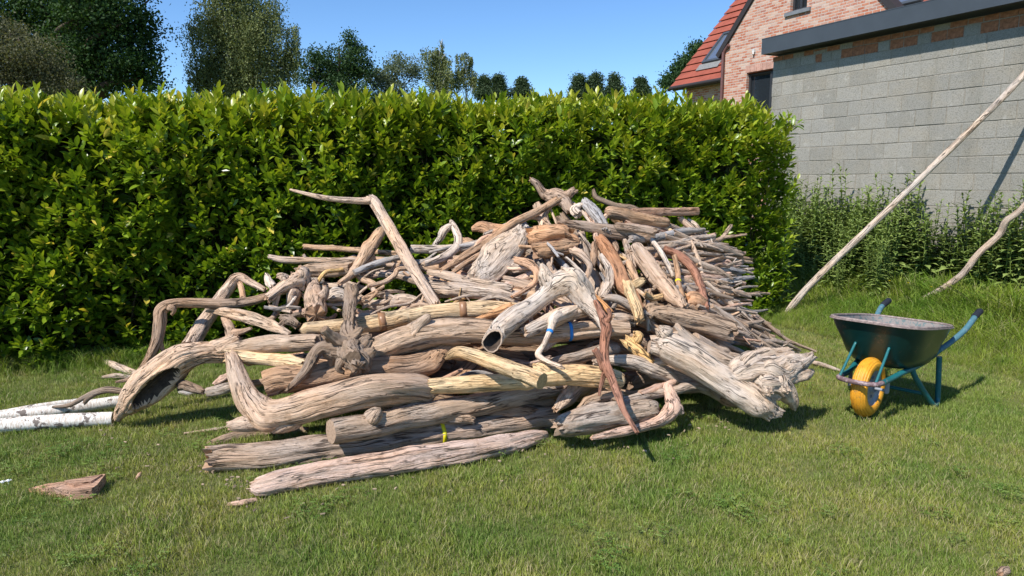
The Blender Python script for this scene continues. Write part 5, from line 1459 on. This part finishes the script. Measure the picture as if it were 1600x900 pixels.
for (s0, s1, z0, z1), mull in ((w1, [.5]), (w2, [.5])):
    mb = MB(); fw = .07
    hbox(mb, s0, s1, z1 - fw, z1, -.20, -.10); hbox(mb, s0, s1, z0, z0 + fw, -.20, -.10)
    hbox(mb, s0, s0 + fw, z0 + fw, z1 - fw, -.20, -.10); hbox(mb, s1 - fw, s1, z0 + fw, z1 - fw, -.20, -.10)
    for k in mull: sm = s0 + (s1 - s0) * k; hbox(mb, sm - .04, sm + .04, z0 + fw, z1 - fw, -.198, -.095)
    win = mb.build('window', DKFR, house)
    mb = MB(); hbox(mb, s0 + fw, s1 - fw, z0 + fw, z1 - fw, -.175, -.165); mb.build('pane', GLASS, win)
    mb = MB(); hbox(mb, s0 + .15, s0 + .15 + (s1 - s0) * .2, z0 + fw, z1 - fw, -.30, -.28)
    mb.build('curtain', simple('curtain', (.35, .36, .33), .9, .1, .1), win)
mb = MB(); hbox(mb, w2[0] - .14, w2[1] + .14, w2[2] - .10, w2[2] - .002, -.19, .06); mb.build('sill', STONE, house)
# soldier course over the lower window: upright bricks
SOLD = simple('lintel_brick', (.46, .27, .21), .9, .1, .3, 6, .5)
k = 0; s0 = w1[0] - .05
while s0 < w1[1]:
    mb = MB(); hbox(mb, s0, s0 + .062, w1[3] + .003, w1[3] + .20, -.05, .004 + .003 * (k % 3)); mb.build('brick', SOLD, house); s0 += .072; k += 1
# a small lamp bracket on the facade
mb = MB(); q = hp(1179, 80); hbox(mb, hs(q) - .04, hs(q) + .04, q.z - .03, q.z + .06, .0, .06); mb.tube([hv(hs(q), q.z - .03, .04), hv(hs(q), q.z - .09, .05)], .03, 10)
mb.build('wall_lamp', simple('lamp_white', (.6, .58, .55), .5, .3), house)
# verge boards, dark, along both slopes of the gable
mb = MB()
for sg in (-1, 1):
    e0 = Vector((hs(a) if sg < 0 else s_r, a.z)); e1 = Vector((s_ap, z_ap)); dv = (e1 - e0).normalized(); nv = Vector((-dv.y, dv.x)) * (1 if sg < 0 else -1)
    e0 = e0 - dv * .25
    P4 = [e0, e1, e1 + nv * .16, e0 + nv * .16]
    mb.poly([hv(p.x, p.y, .06) for p in P4], -WN * .36)
mb.build('verge_board', DKWD, house)
# small roof of the gable running back
# main roof plane
E1 = hp(1126, 124, -.05); zE = E1.z
ev = hp(1047, 140, -.05)
s_l = hs(ev)
best = None
for ph in np.arange(35, 65, .5):
    up_ = -WN * math.cos(R(ph)) + Vector((0, 0, 1)) * math.sin(R(ph))
    e2 = Q0 + hv(s_l, zE, -.05)
    for L in np.arange(1, 9, .05):
        p = project(e2 + up_ * L)
        if p[1] <= 0: break
    er = abs(p[0] - 1150)
    if best is None or er < best[0]: best = (er, ph, L)
PH = R(best[1]); UPS = -WN * math.cos(PH) + Vector((0, 0, 1)) * math.sin(PH); NRM = WN * math.sin(PH) + Vector((0, 0, 1)) * math.cos(PH)
print('roof pitch', best, 'gable apex', s_ap, z_ap, 'garage', TE, ztop, zfb, HF, nblk)
SR = s_r + 4.5; RL = max(best[2] + 1.5, 6)
mb = MB(); e = hv(0, zE, -.05)
def rp(s, l, n): return hv(s, zE, -.05) + UPS * l + NRM * n
def rslab(mb, s0, s1, l0, l1, n0, n1, tip=0.0):
    vs = [rp(s, l, n + (tip if l == l0 else 0)) for s in (s0, s1) for l in (l0, l1) for n in (n0, n1)]
    mb.add(vs, [(0, 1, 3, 2), (4, 6, 7, 5), (0, 4, 5, 1), (2, 3, 7, 6), (0, 2, 6, 4), (1, 5, 7, 3)])
rslab(mb, s_l + .02, SR, 0.02, RL, -.16, -.03)
rf = mb.build('roof', DKWD, house)
l = 0.0; row = .34; k = 0
while l < RL:
    mb = MB(); rslab(mb, s_l, SR, l, l + row + .02, -.028, -.004, .045)
    mb.build('tile_row', TILE, rf); l += row; k += 1
# rear slope of the roof
mb = MB()
rg = rp(0, RL, 0)
back = rg - WN * 7 ; 
P4 = [rp(s_l, RL, 0), rp(SR, RL, 0), rp(SR, RL, 0) - WN * 5 - Vector((0, 0, 6)), rp(s_l, RL, 0) - WN * 5 - Vector((0, 0, 6))]
mb.poly(P4, (0, 0, -.1)); mb.build('rear_roof', TILE, rf)
# wall below the eaves and side wall
mb = MB()
hbox(mb, s_l + .3, hs(a) - .02, -.05, zE - .02, -.9, -.5); mb.build('side_wall', BRICK, house)
mb = MB(); hbox(mb, s_r + .02, SR - .2, -.05, zE - .02, -.9, -.5); mb.build('side_wall', BRICK, house)
mb = MB(); mb.tube([hv(s_l, zE - .02, .01), hv(hs(a) - .03, zE - .02, .01)], .065, 10); mb.build('gutter', DKWD, house)
pa = hp(1130.5, 80, .05)
mb = MB(); mb.tube([hv(hs(pa), .0, .05), hv(hs(pa), pa.z - .05, .05), hv(hs(pa) + .04, pa.z + .03, .02), hv(hs(pa) + .22, pa.z + .14, .06)], .05, 10); mb.build('downpipe', COPPER, house)
# skylights lying in the tiles
def roof_at(px, py):
    P = at_plane(px, py, Q0 + rp(0, 0, .05), NRM) - Q0
    l_ = (P - rp(0, 0, .05)).dot(UPS); return hs(P + Q0), l_
def skylight(s0, s1, l0, l1):
    mb = MB(); f = .09
    rslab(mb, s0, s1, l0, l0 + f, .0, .11); rslab(mb, s0, s1, l1 - f, l1, .0, .11); rslab(mb, s0, s0 + f, l0 + f, l1 - f, .0, .11); rslab(mb, s1 - f, s1, l0 + f, l1 - f, .0, .11)
    sk = mb.build('skylight', SLATE, house)
    mb = MB(); rslab(mb, s0 + f, s1 - f, l0 + f, l1 - f, .06, .07); mb.build('pane', SKYG, sk)
    mb = MB(); rslab(mb, s0 - .1, s1 + .1, l0 - .28, l0 - .01, .03, .05); mb.build('flashing', simple('zinc_flashing', (.20, .20, .19), .6, .3), sk)
sA, lA = roof_at(1097, 100); sB, lB = roof_at(1130, 60)
print('skylight', sA, lA, sB, lB)
skylight(sA, sA + .80, lA, lA + 1.35)
sC, lC = roof_at(1392, 6); skylight(sC, sC + .9, lC - .2, lC + 1.2)

# ------------------------------------------------------------------ leaning poles
def pole(label, hue, pts, ground_first=True, **kw):
    """pts = [(garden point, radius)]"""
    mb = MB(); org = pts[0][0].copy()
    limb(mb, [(p.x - org.x, p.y - org.y, p.z - org.z, r) for p, r in pts], ('broken', 'round'), px_w=20, **kw)
    o = mb.build('leaning_pole', [WOOD, ENDG, HOLLOW], None, HUE[hue], True); o.location = org
    tag(o, label, 'wooden pole', 'poles leaning on the block wall')
    return o
pb = at_z(1229, 489, .02); pt = at_plane(1692, 16, W0 + WN * .05, WN)
def on_line(f, px, py):     # a point of the pole at fraction f of its depth
    Y = pb.y + (pt.y - pb.y) * f; return at_y(px, py, Y)
pole('long straight pale pole leaning up to the right in front of the block wall', 'W',
     [(pb, .038), (on_line(.12, 1268, 443), .037), (on_line(.38, 1383, 332), .035), (on_line(.60, 1475, 243), .032), (on_line(.80, 1571, 148), .033), (on_line(.9, 1640, 72), .030), (pt, .026)], rough=.5, kink=.4)
qb = at_z(1427, 476, .17); qt = at_plane(1760, 120, W0 + WN * .05, WN); qf = qb + (at_y(1400, 492, qb.y + .03) - qb) * 1.0
def on2(f, px, py): return at_y(px, py, qb.y + (qt.y - qb.y) * f)
pole('shorter wavy grey pole leaning at the right edge of the lawn', 'G',
     [(Vector((qb.x - .12, qb.y + .02, .0)), .026), (qb, .028), (on2(.12, 1470, 452), .030), (on2(.25, 1502, 430), .034), (on2(.36, 1528, 398), .033), (on2(.46, 1562, 366), .034), (on2(.55, 1573, 345), .034), (on2(.65, 1600, 322), .030), (on2(.85, 1680, 225), .028), (qt, .022)], rough=.7, kink=.5)

# ------------------------------------------------------------------ weeds at the wall
WEED_M = foliage_mat('weed_leaves', (0.115, 0.18, 0.040), (0.29, 0.36, 0.10), .12)
def weed_mesh(seed, h=1.0):
    q = np.random.default_rng(seed)
    V = []; Fc = []; T = []
    def leafs_at(p, d, L, w, tone):
        y = d / np.linalg.norm(d); x = np.cross(y, [0, 0, 1.0]); x /= np.linalg.norm(x) + 1e-6; z = np.cross(x, y)
        b = len(V)
        n = 5
        for i in range(n + 1):
            t = i / n; ww = w * (math.sin(math.pi * min(1, t * .9 + .1)) ** .7) * (1.25 if i % 2 else .6); dz = -.35 * L * t * t
            c = np.array(p) + y * L * t + np.array([0, 0, 1]) * dz
            V.append(tuple(c - x * ww + z * ww * .3)); V.append(tuple(c)); V.append(tuple(c + x * ww + z * ww * .3)); T.extend([tone] * 3)
        for i in range(n):
            o = b + 3 * i; Fc.append((o, o + 1, o + 4, o + 3)); Fc.append((o + 1, o + 2, o + 5, o + 4))
    for st in range(q.integers(2, 4)):
        a = q.uniform(0, 6.28); lean = q.uniform(.02, .14); hh = h * q.uniform(.72, 1.0)
        bx, by = q.normal(0, .05, 2)
        pts = [np.array([bx + math.cos(a) * lean * t * t * hh, by + math.sin(a) * lean * t * t * hh, hh * t]) for t in np.linspace(0, 1, 9)]
        r = .006
        for i, p in enumerate(pts):
            rr_ = r * (1 - .7 * i / 8)
            for k in range(3): V.append(tuple(p + np.array([math.cos(k * 2.1), math.sin(k * 2.1), 0]) * rr_)); T.append(.5)
            if i:
                o = len(V) - 6
                for k in range(3): Fc.append((o + k, o + (k + 1) % 3, o + 3 + (k + 1) % 3, o + 3 + k))
        nl = int(44 * hh / 1.0)
        for k in range(nl):
            t = .12 + .88 * k / nl; i = min(7, int(t * 8)); f = t * 8 - i
            p = pts[i] * (1 - f) + pts[i + 1] * f; an = k * 2.4 + q.normal(0, .3)
            L = (.17 * (1 - t) + .055) * q.uniform(.8, 1.3); up = .25 + .75 * t ** 3
            leafs_at(p, np.array([math.cos(an), math.sin(an), up]), L, L * .115, q.uniform(.15, .9))
    me = bpy.data.meshes.new('weed'); me.from_pydata(V, [], Fc); me.materials.append(WEED_M)
    at = me.attributes.new('tone', 'FLOAT', 'POINT'); at.data.foreach_set('value', np.array(T, np.float32))
    return me
WM = [weed_mesh(100 + i) for i in range(10)]
rw = random.Random(21)
nw = 0
for i in range(520):
    t = rw.uniform(-2.8, 4.3); d = rw.uniform(.1, .8) if rw.random() < .6 else rw.uniform(.12, 1.35)
    p = wp(t, 0, d); 
    if hedge_s(p.x, p.y) < HLEN + .1: continue
    px, py = project(p)
    if px > 1800 or px < 1215: continue
    if px > 1390 and d > .42: continue
    o = link('weed', rw.choice(WM)); o.location = p; o.rotation_euler = (rw.gauss(0, .05), rw.gauss(0, .05), rw.uniform(0, 6.28))
    k = rw.choice((rw.uniform(.62, .9), rw.uniform(.85, 1.2))) * np.interp(d, [0, .8, 1.3, 1.7], [1.62, 1.38, .85, .45]); o.scale = (k, k, k)
    tag(o, 'tall dark leafy weed growing at the foot of the block wall', 'weed', 'weeds along the block wall'); nw += 1
# crumbs of bark and wood on the grass round the heap
CRUMB = simple('bark_crumb', (.33, .25, .17), .95, .05, .5, 3)
mb = MB(); rc_ = random.Random(4)
for i in range(130):
    x = rc_.uniform(300, 1250) if i % 3 else rc_.uniform(150, 420); g_ = np.interp(x, [p[0] for p in PROF], [p[1] for p in PROF]); y = g_ + abs(rc_.gauss(0, 22)) + 3
    p = at_z(x, min(y, 860), .012 + .02 * rc_.random()); l_ = rc_.uniform(.005, .022); rot = Matrix.Rotation(rc_.uniform(0, 6.28), 3, 'Z') @ Matrix.Rotation(rc_.gauss(0, .5), 3, 'X')
    mb.box(p, (l_, l_ * rc_.uniform(.25, .6), l_ * .25), rot=rot)
tag(mb.build('bark_crumbs', CRUMB), 'bark and wood crumbs scattered in the grass round the heap', 'crumbs', None, 'stuff')
# buttercups
BUT = simple('buttercup', (.75, .55, .02), .5, .3, .1)
mb = MB()
for i in range(26):
    x, y = rw.uniform(1340, 1480), rw.uniform(405, 450)
    p = at_z(x, y, rw.uniform(.15, .4)); mb.tube([p, p + Vector((0, 0, .012))], [.006, .013], 7)
bt = mb.build('buttercups', BUT); tag(bt, 'tiny yellow buttercups in the tall grass', 'flowers', None, 'stuff')
DAIS = simple('daisy', (.8, .8, .78), .6, .2, .05)
for lab, (x, y) in (('left one of two white daisies at the left edge of the lawn', (4, 753)), ('right one of two white daisies at the left edge of the lawn', (13, 751))):
    p = at_z(x, y, .03); mb = MB()
    for k in range(10):
        a_ = k * .628; mb.add([Vector((0, 0, 0)), Vector((math.cos(a_ - .2) * .009, math.sin(a_ - .2) * .009, .003)), Vector((math.cos(a_) * .016, math.sin(a_) * .016, .002)), Vector((math.cos(a_ + .2) * .012, math.sin(a_ + .2) * .012, .003))], [(0, 1, 2, 3)])
    mb.tube([(0, 0, -.004), (0, 0, .003), (0, 0, .007)], [.007, .008, .003], 8); mb.tube([(0, 0, -.03), (0, 0, 0)], .001, 4)
    o = mb.build('daisy', DAIS); o.location = p; tag(o, lab, 'daisy', 'daisies in the lawn')

# ------------------------------------------------------------------ wheelbarrow
def paint(name, col, wear=(.25, .17, .13), amount=.52, rough=.4, scale=9):
    m = NT(name); o = m.coord('Object')
    n = m.noise(o, scale, 6, .7); n2 = m.noise(o, 60, 3, .6)
    f = m.math('ADD', m.math('MULTIPLY', n, .75), m.math('MULTIPLY', n2, .25))
    c = m.mix(m.ramp(f, [(amount, 0), (amount + .06, 1)]), col, wear)
    c = m.mix(m.ramp(n, [(.3, .35), (.5, 0)]), c, m.mix(1.0, c, (.5, .5, .5), 'MULTIPLY'))
    m.col(c); m.rough(rough, .45); m.bump(f, .15, .004)
    return m.m
TUBOUT = paint('dark_green_tub_paint', (.004, .034, .032), (.075, .065, .050), .565, .30, 9)
TUBIN = paint('worn_tub_inside', (.12, .17, .17), (.24, .21, .19), .44, .75, 30)
RIM = paint('rusty_rim', (.22, .17, .155), (.32, .25, .22), .5, .6, 30)
TEAL = paint('teal_frame_paint', (.012, .125, .135), (.17, .17, .16), .60, .38, 26)
TEALW = paint('worn_teal_handle', (.07, .17, .20), (.20, .22, .23), .55, .5, 40)
BUMP = paint('rusty_bumper', (.16, .10, .10), (.30, .22, .22), .5, .5, 30)
RUBBER = simple('black_grip', (.022, .026, .036), .7, .3, .2)
def tyre_mat():
    m = NT('yellow_tyre'); o = m.coord('Object')
    n = m.noise(m.mapping(o, (1, 1, 1)), 14, 5, .7); n2 = m.noise(m.mapping(o, (4, 26, 4)), 3, 3, .6)
    c = m.ramp(n, [(.25, (.38, .16, .015)), (.45, (.66, .29, .02)), (.7, (.76, .38, .04))])
    c = m.mix(m.ramp(n2, [(.66, 0), (.72, .8)]), c, (.12, .06, .015))
    mud = m.noise(o, 22, 5, .75)
    c = m.mix(m.ramp(mud, [(.56, 0), (.68, .75)]), c, (.22, .13, .05))
    m.col(c); m.rough(.5, .35); return m.m
TYRE = tyre_mat()
RIMW = simple('grey_wheel_rim', (.25, .27, .31), .4, .5, .1, 10)
wc = at_z(1353, 650, 0)
AX = R(90 - 48)                    # heading of the barrow from wheel to handles
barrow = empty('wheelbarrow', Vector((wc.x, wc.y, 0)), AX)
tag(barrow, 'dark green wheelbarrow with a yellow front wheel and teal legs on the lawn', 'wheelbarrow')
WR = .199
# tyre: ribbed tread, lathe round the local y axis
def lathe(mb, prof, n, c, mi=0, smooth=True, closed=True):
    vs = []
    for k in range(n):
        a_ = 2 * math.pi * k / n
        for (y, r) in prof: vs.append(Vector((c[0] + math.cos(a_) * r, c[1] + y, c[2] + math.sin(a_) * r)))
    m_ = len(prof); fs = []
    for k in range(n):
        k2 = (k + 1) % n
        for j in range(m_ if closed else m_ - 1):
            j2 = (j + 1) % m_
            fs.append((k * m_ + j, k * m_ + j2, k2 * m_ + j2, k2 * m_ + j))
    mb.add(vs, fs, mi, smooth)
C0 = (0, 0, WR)
prof = []
for i in range(49):                   # outside, one side to the other, with grooves
    u = -1 + 2 * i / 48; ang = u * 2.05
    y = math.sin(ang) * .050; r = WR - .052 + math.cos(ang) * .052
    if abs(u) < .58:
        r -= .006 if (i % 4) in (0,) else 0
    prof.append((y, r))
prof += [(.030, .112), (-.030, .112)]
wheel = MB(); lathe(wheel, prof, 72, C0); wl_ = wheel.build('wheel', TYRE, barrow)
mb = MB()
lathe(mb, [(-.040, .124), (-.036, .118), (-.018, .100), (-.014, .055), (-.03, .035), (-.045, .028), (.045, .028), (.03, .035), (.014, .055), (.018, .100), (.036, .118), (.040, .124), (.034, .113), (-.034, .113)], 48, C0, closed=True)
for sgn in (-1, 1):
    for k in range(5):
        a_ = k * 1.257; mb.tube([(math.cos(a_) * .068, sgn * .016, WR + math.sin(a_) * .068), (math.cos(a_) * .068, sgn * .024, WR + math.sin(a_) * .068)], .009, 8)
mb.build('rim', RIMW, wl_)
mb = MB(); mb.tube([(0, -.115, WR), (0, .115, WR)], .010, 10); mb.tube([(0, .105, WR), (0, .125, WR)], .018, 6); mb.tube([(0, -.125, WR), (0, -.105, WR)], .018, 6); mb.build('axle', RIMW, wl_)
# tub: rounded rectangular loops from the rim to the bottom
def loop(cx, cy, lx, ly, z, n=64, p=4.0, front_tilt=0.0):
    out = []
    for k in range(n):
        a_ = 2 * math.pi * k / n; ca, sa = math.cos(a_), math.sin(a_)
        f = (abs(ca) ** p + abs(sa) ** p) ** (-1 / p)
        x = cx + lx / 2 * ca * f; out.append(Vector((x, cy + ly / 2 * sa * f, z + front_tilt * (x - cx))))
    return out
ZR = .60; XC = .32
LV = [(XC, .82, .605, ZR, 4.0), (XC + .012, .755, .56, ZR - .07, 4.2), (XC + .024, .69, .51, ZR - .14, 4.0), (XC + .036, .62, .47, ZR - .22, 3.8), (XC + .044, .53, .41, ZR - .275, 3.4), (XC + .05, .36, .29, ZR - .303, 2.8), (XC + .05, .02, .02, ZR - .310, 2)]
def tub_surface(mb, shrink, mi, flip):
    loops = [loop(cx, 0, lx - shrink, ly - shrink, z + (shrink * .5 if i > 0 else 0), p=p, front_tilt=-.12 if i == 0 else -.12 * (1 - i / 8)) for i, (cx, lx, ly, z, p) in enumerate(LV)]
    n = 64; vs = [v for l_ in loops for v in l_]; fs = []
    for i in range(len(loops) - 1):
        for k in range(n):
            k2 = (k + 1) % n; f = (i * n + k, i * n + k2, (i + 1) * n + k2, (i + 1) * n + k); fs.append(f[::-1] if not flip else f)
    fs.append(tuple(range((len(loops) - 1) * n, len(loops) * n)))
    mb.add(vs, fs, mi, True)
    return loops[0]
mb = MB(); top = tub_surface(mb, 0, 0, False); tub_surface(mb, .010, 1, True)
tub = mb.build('tub', [TUBOUT, TUBIN], barrow)
mb = MB(); mb.tube([v + Vector((0, 0, .002)) for v in top], .0085, 8, closed=True)
lip = loop(XC, 0, .846, .631, ZR - .004, p=4.0, front_tilt=-.12)
n = 64; vs = [v for v in top] + lip + [v - Vector((0, 0, .006)) for v in lip] + [v - Vector((0, 0, .006)) for v in top]
fs = [(r * n + k, r * n + (k + 1) % n, ((r + 1) % 4) * n + (k + 1) % n, ((r + 1) % 4) * n + k) for r in range(4) for k in range(n)]
mb.add(vs, fs, 0, False); mb.build('rim', RIM, tub)
for kx, ky in ((.10, .13), (.10, -.13), (.44, .13), (.44, -.13)):
    mb = MB(); mb.tube([(XC + kx - .27, ky, ZR - .302 + abs(kx - .27) * .03), (XC + kx - .27, ky, ZR - .322)], .012, 6); mb.build('bolt', RIMW, tub)
TB = .0185
# frame tubes: bumper loop round the wheel, rails under the tub, handles
def smooth_tube(mb, P, r, n=12, m=None, mi=0):
    C = catmull([(*p, r) for p in P], m or len(P) * 8); mb.tube([c[:3] for c in C], r, n, mi)
mb = MB(); smooth_tube(mb, [(-.12, -.128, .277), (-.185, -.118, .277), (-.215, -.07, .277), (-.225, 0, .277), (-.215, .07, .277), (-.185, .118, .277), (-.12, .128, .277)], .0165); mb.build('bumper', BUMP, barrow)
for sgn in (-1, 1):
    mb = MB(); smooth_tube(mb, [(-.12, sgn * .128, .277), (0, sgn * .13, .280), (.14, sgn * .15, .300), (.26, sgn * .17, .312), (.45, sgn * .19, .335), (.60, sgn * .225, .395)], TB)
    fr = mb.build('frame_rail', TEAL, barrow)
    mb = MB(); smooth_tube(mb, [(.59, sgn * .222, .392), (.70, sgn * .255, .435), (.84, sgn * .295, .505), (.95, sgn * .31, .565), (1.02, sgn * .31, .592)], TB + .001); hd_ = mb.build('handle', TEALW, barrow)
    mb = MB(); mb.tube([(.985, sgn * .31, .583), (1.01, sgn * .31, .590), (1.115, sgn * .31, .612), (1.12, sgn * .31, .613)], [.021, .022, .021, .014], 14)
    for k in range(6): mb.tube([(1.01 + k * .018, sgn * .31, .590 + k * .0039), (1.016 + k * .018, sgn * .31, .5915 + k * .0039)], .0235, 14)
    mb.build('grip', RUBBER, hd_)
    # leg: a bent tube down to the foot and back up
    mb = MB(); C = catmull([(.26, sgn * .17, .312, 0), (.30, sgn * .185, .24, 0), (.50, sgn * .235, .035, 0), (.535, sgn * .24, .014, 0), (.575, sgn * .24, .018, 0), (.595, sgn * .24, .06, 0), (.58, sgn * .23, .35, 0)], 40)
    mb.tube([c[:3] for c in C], TB - .0005, 12); mb.build('leg', TEAL, barrow)
    mb = MB(); mb.tube([(-.185, sgn * .112, .285), (.035, sgn * .104, .505)], .009, 8); mb.build('strut', TEAL, barrow)
mb = MB(); mb.tube([(.035, -.104, .507), (.035, .104, .507)], .006, 8); mb.build('strut_bar', TEAL, barrow)
mb = MB(); mb.tube([(.43, -.215, .11), (.43, .215, .11)], .0125, 10); mb.build('leg_brace', TEAL, barrow)
mb = MB(); mb.box((0, .118, .232), (.045, .010, .095)); mb.build('axle_bracket', RIMW, barrow)
mb = MB(); mb.box((0, -.118, .232), (.045, .010, .095)); mb.build('axle_bracket', RIMW, barrow)
print('project handles', [project(barrow.matrix_world @ Vector(v)) for v in ()])
bpy.context.view_layer.update()
for nme, v in (('near grip (1531,486)', (1.1, -.31, .61)), ('far grip (1388,471)', (1.1, .31, .61)), ('foot (1462,632)', (.55, -.24, 0)), ('bumper ends (1310,590)(1368,600)', (-.2, .12, .277)), ('', (-.2, -.12, .277)), ('rim left (1301,494)', (-.05, .33, .6)), ('rim right (1487,512)', (.85, -.33, .6)), ('wheel top 555', (0, 0, .39))):
    print(nme, [round(q) for q in project(barrow.matrix_world @ Vector(v))])
print('things', len([o for o in bpy.data.objects if not o.parent]), 'tris', sum(len(o.data.polygons) for o in bpy.data.objects if o.type == 'MESH') * 2, 'weeds', nw)
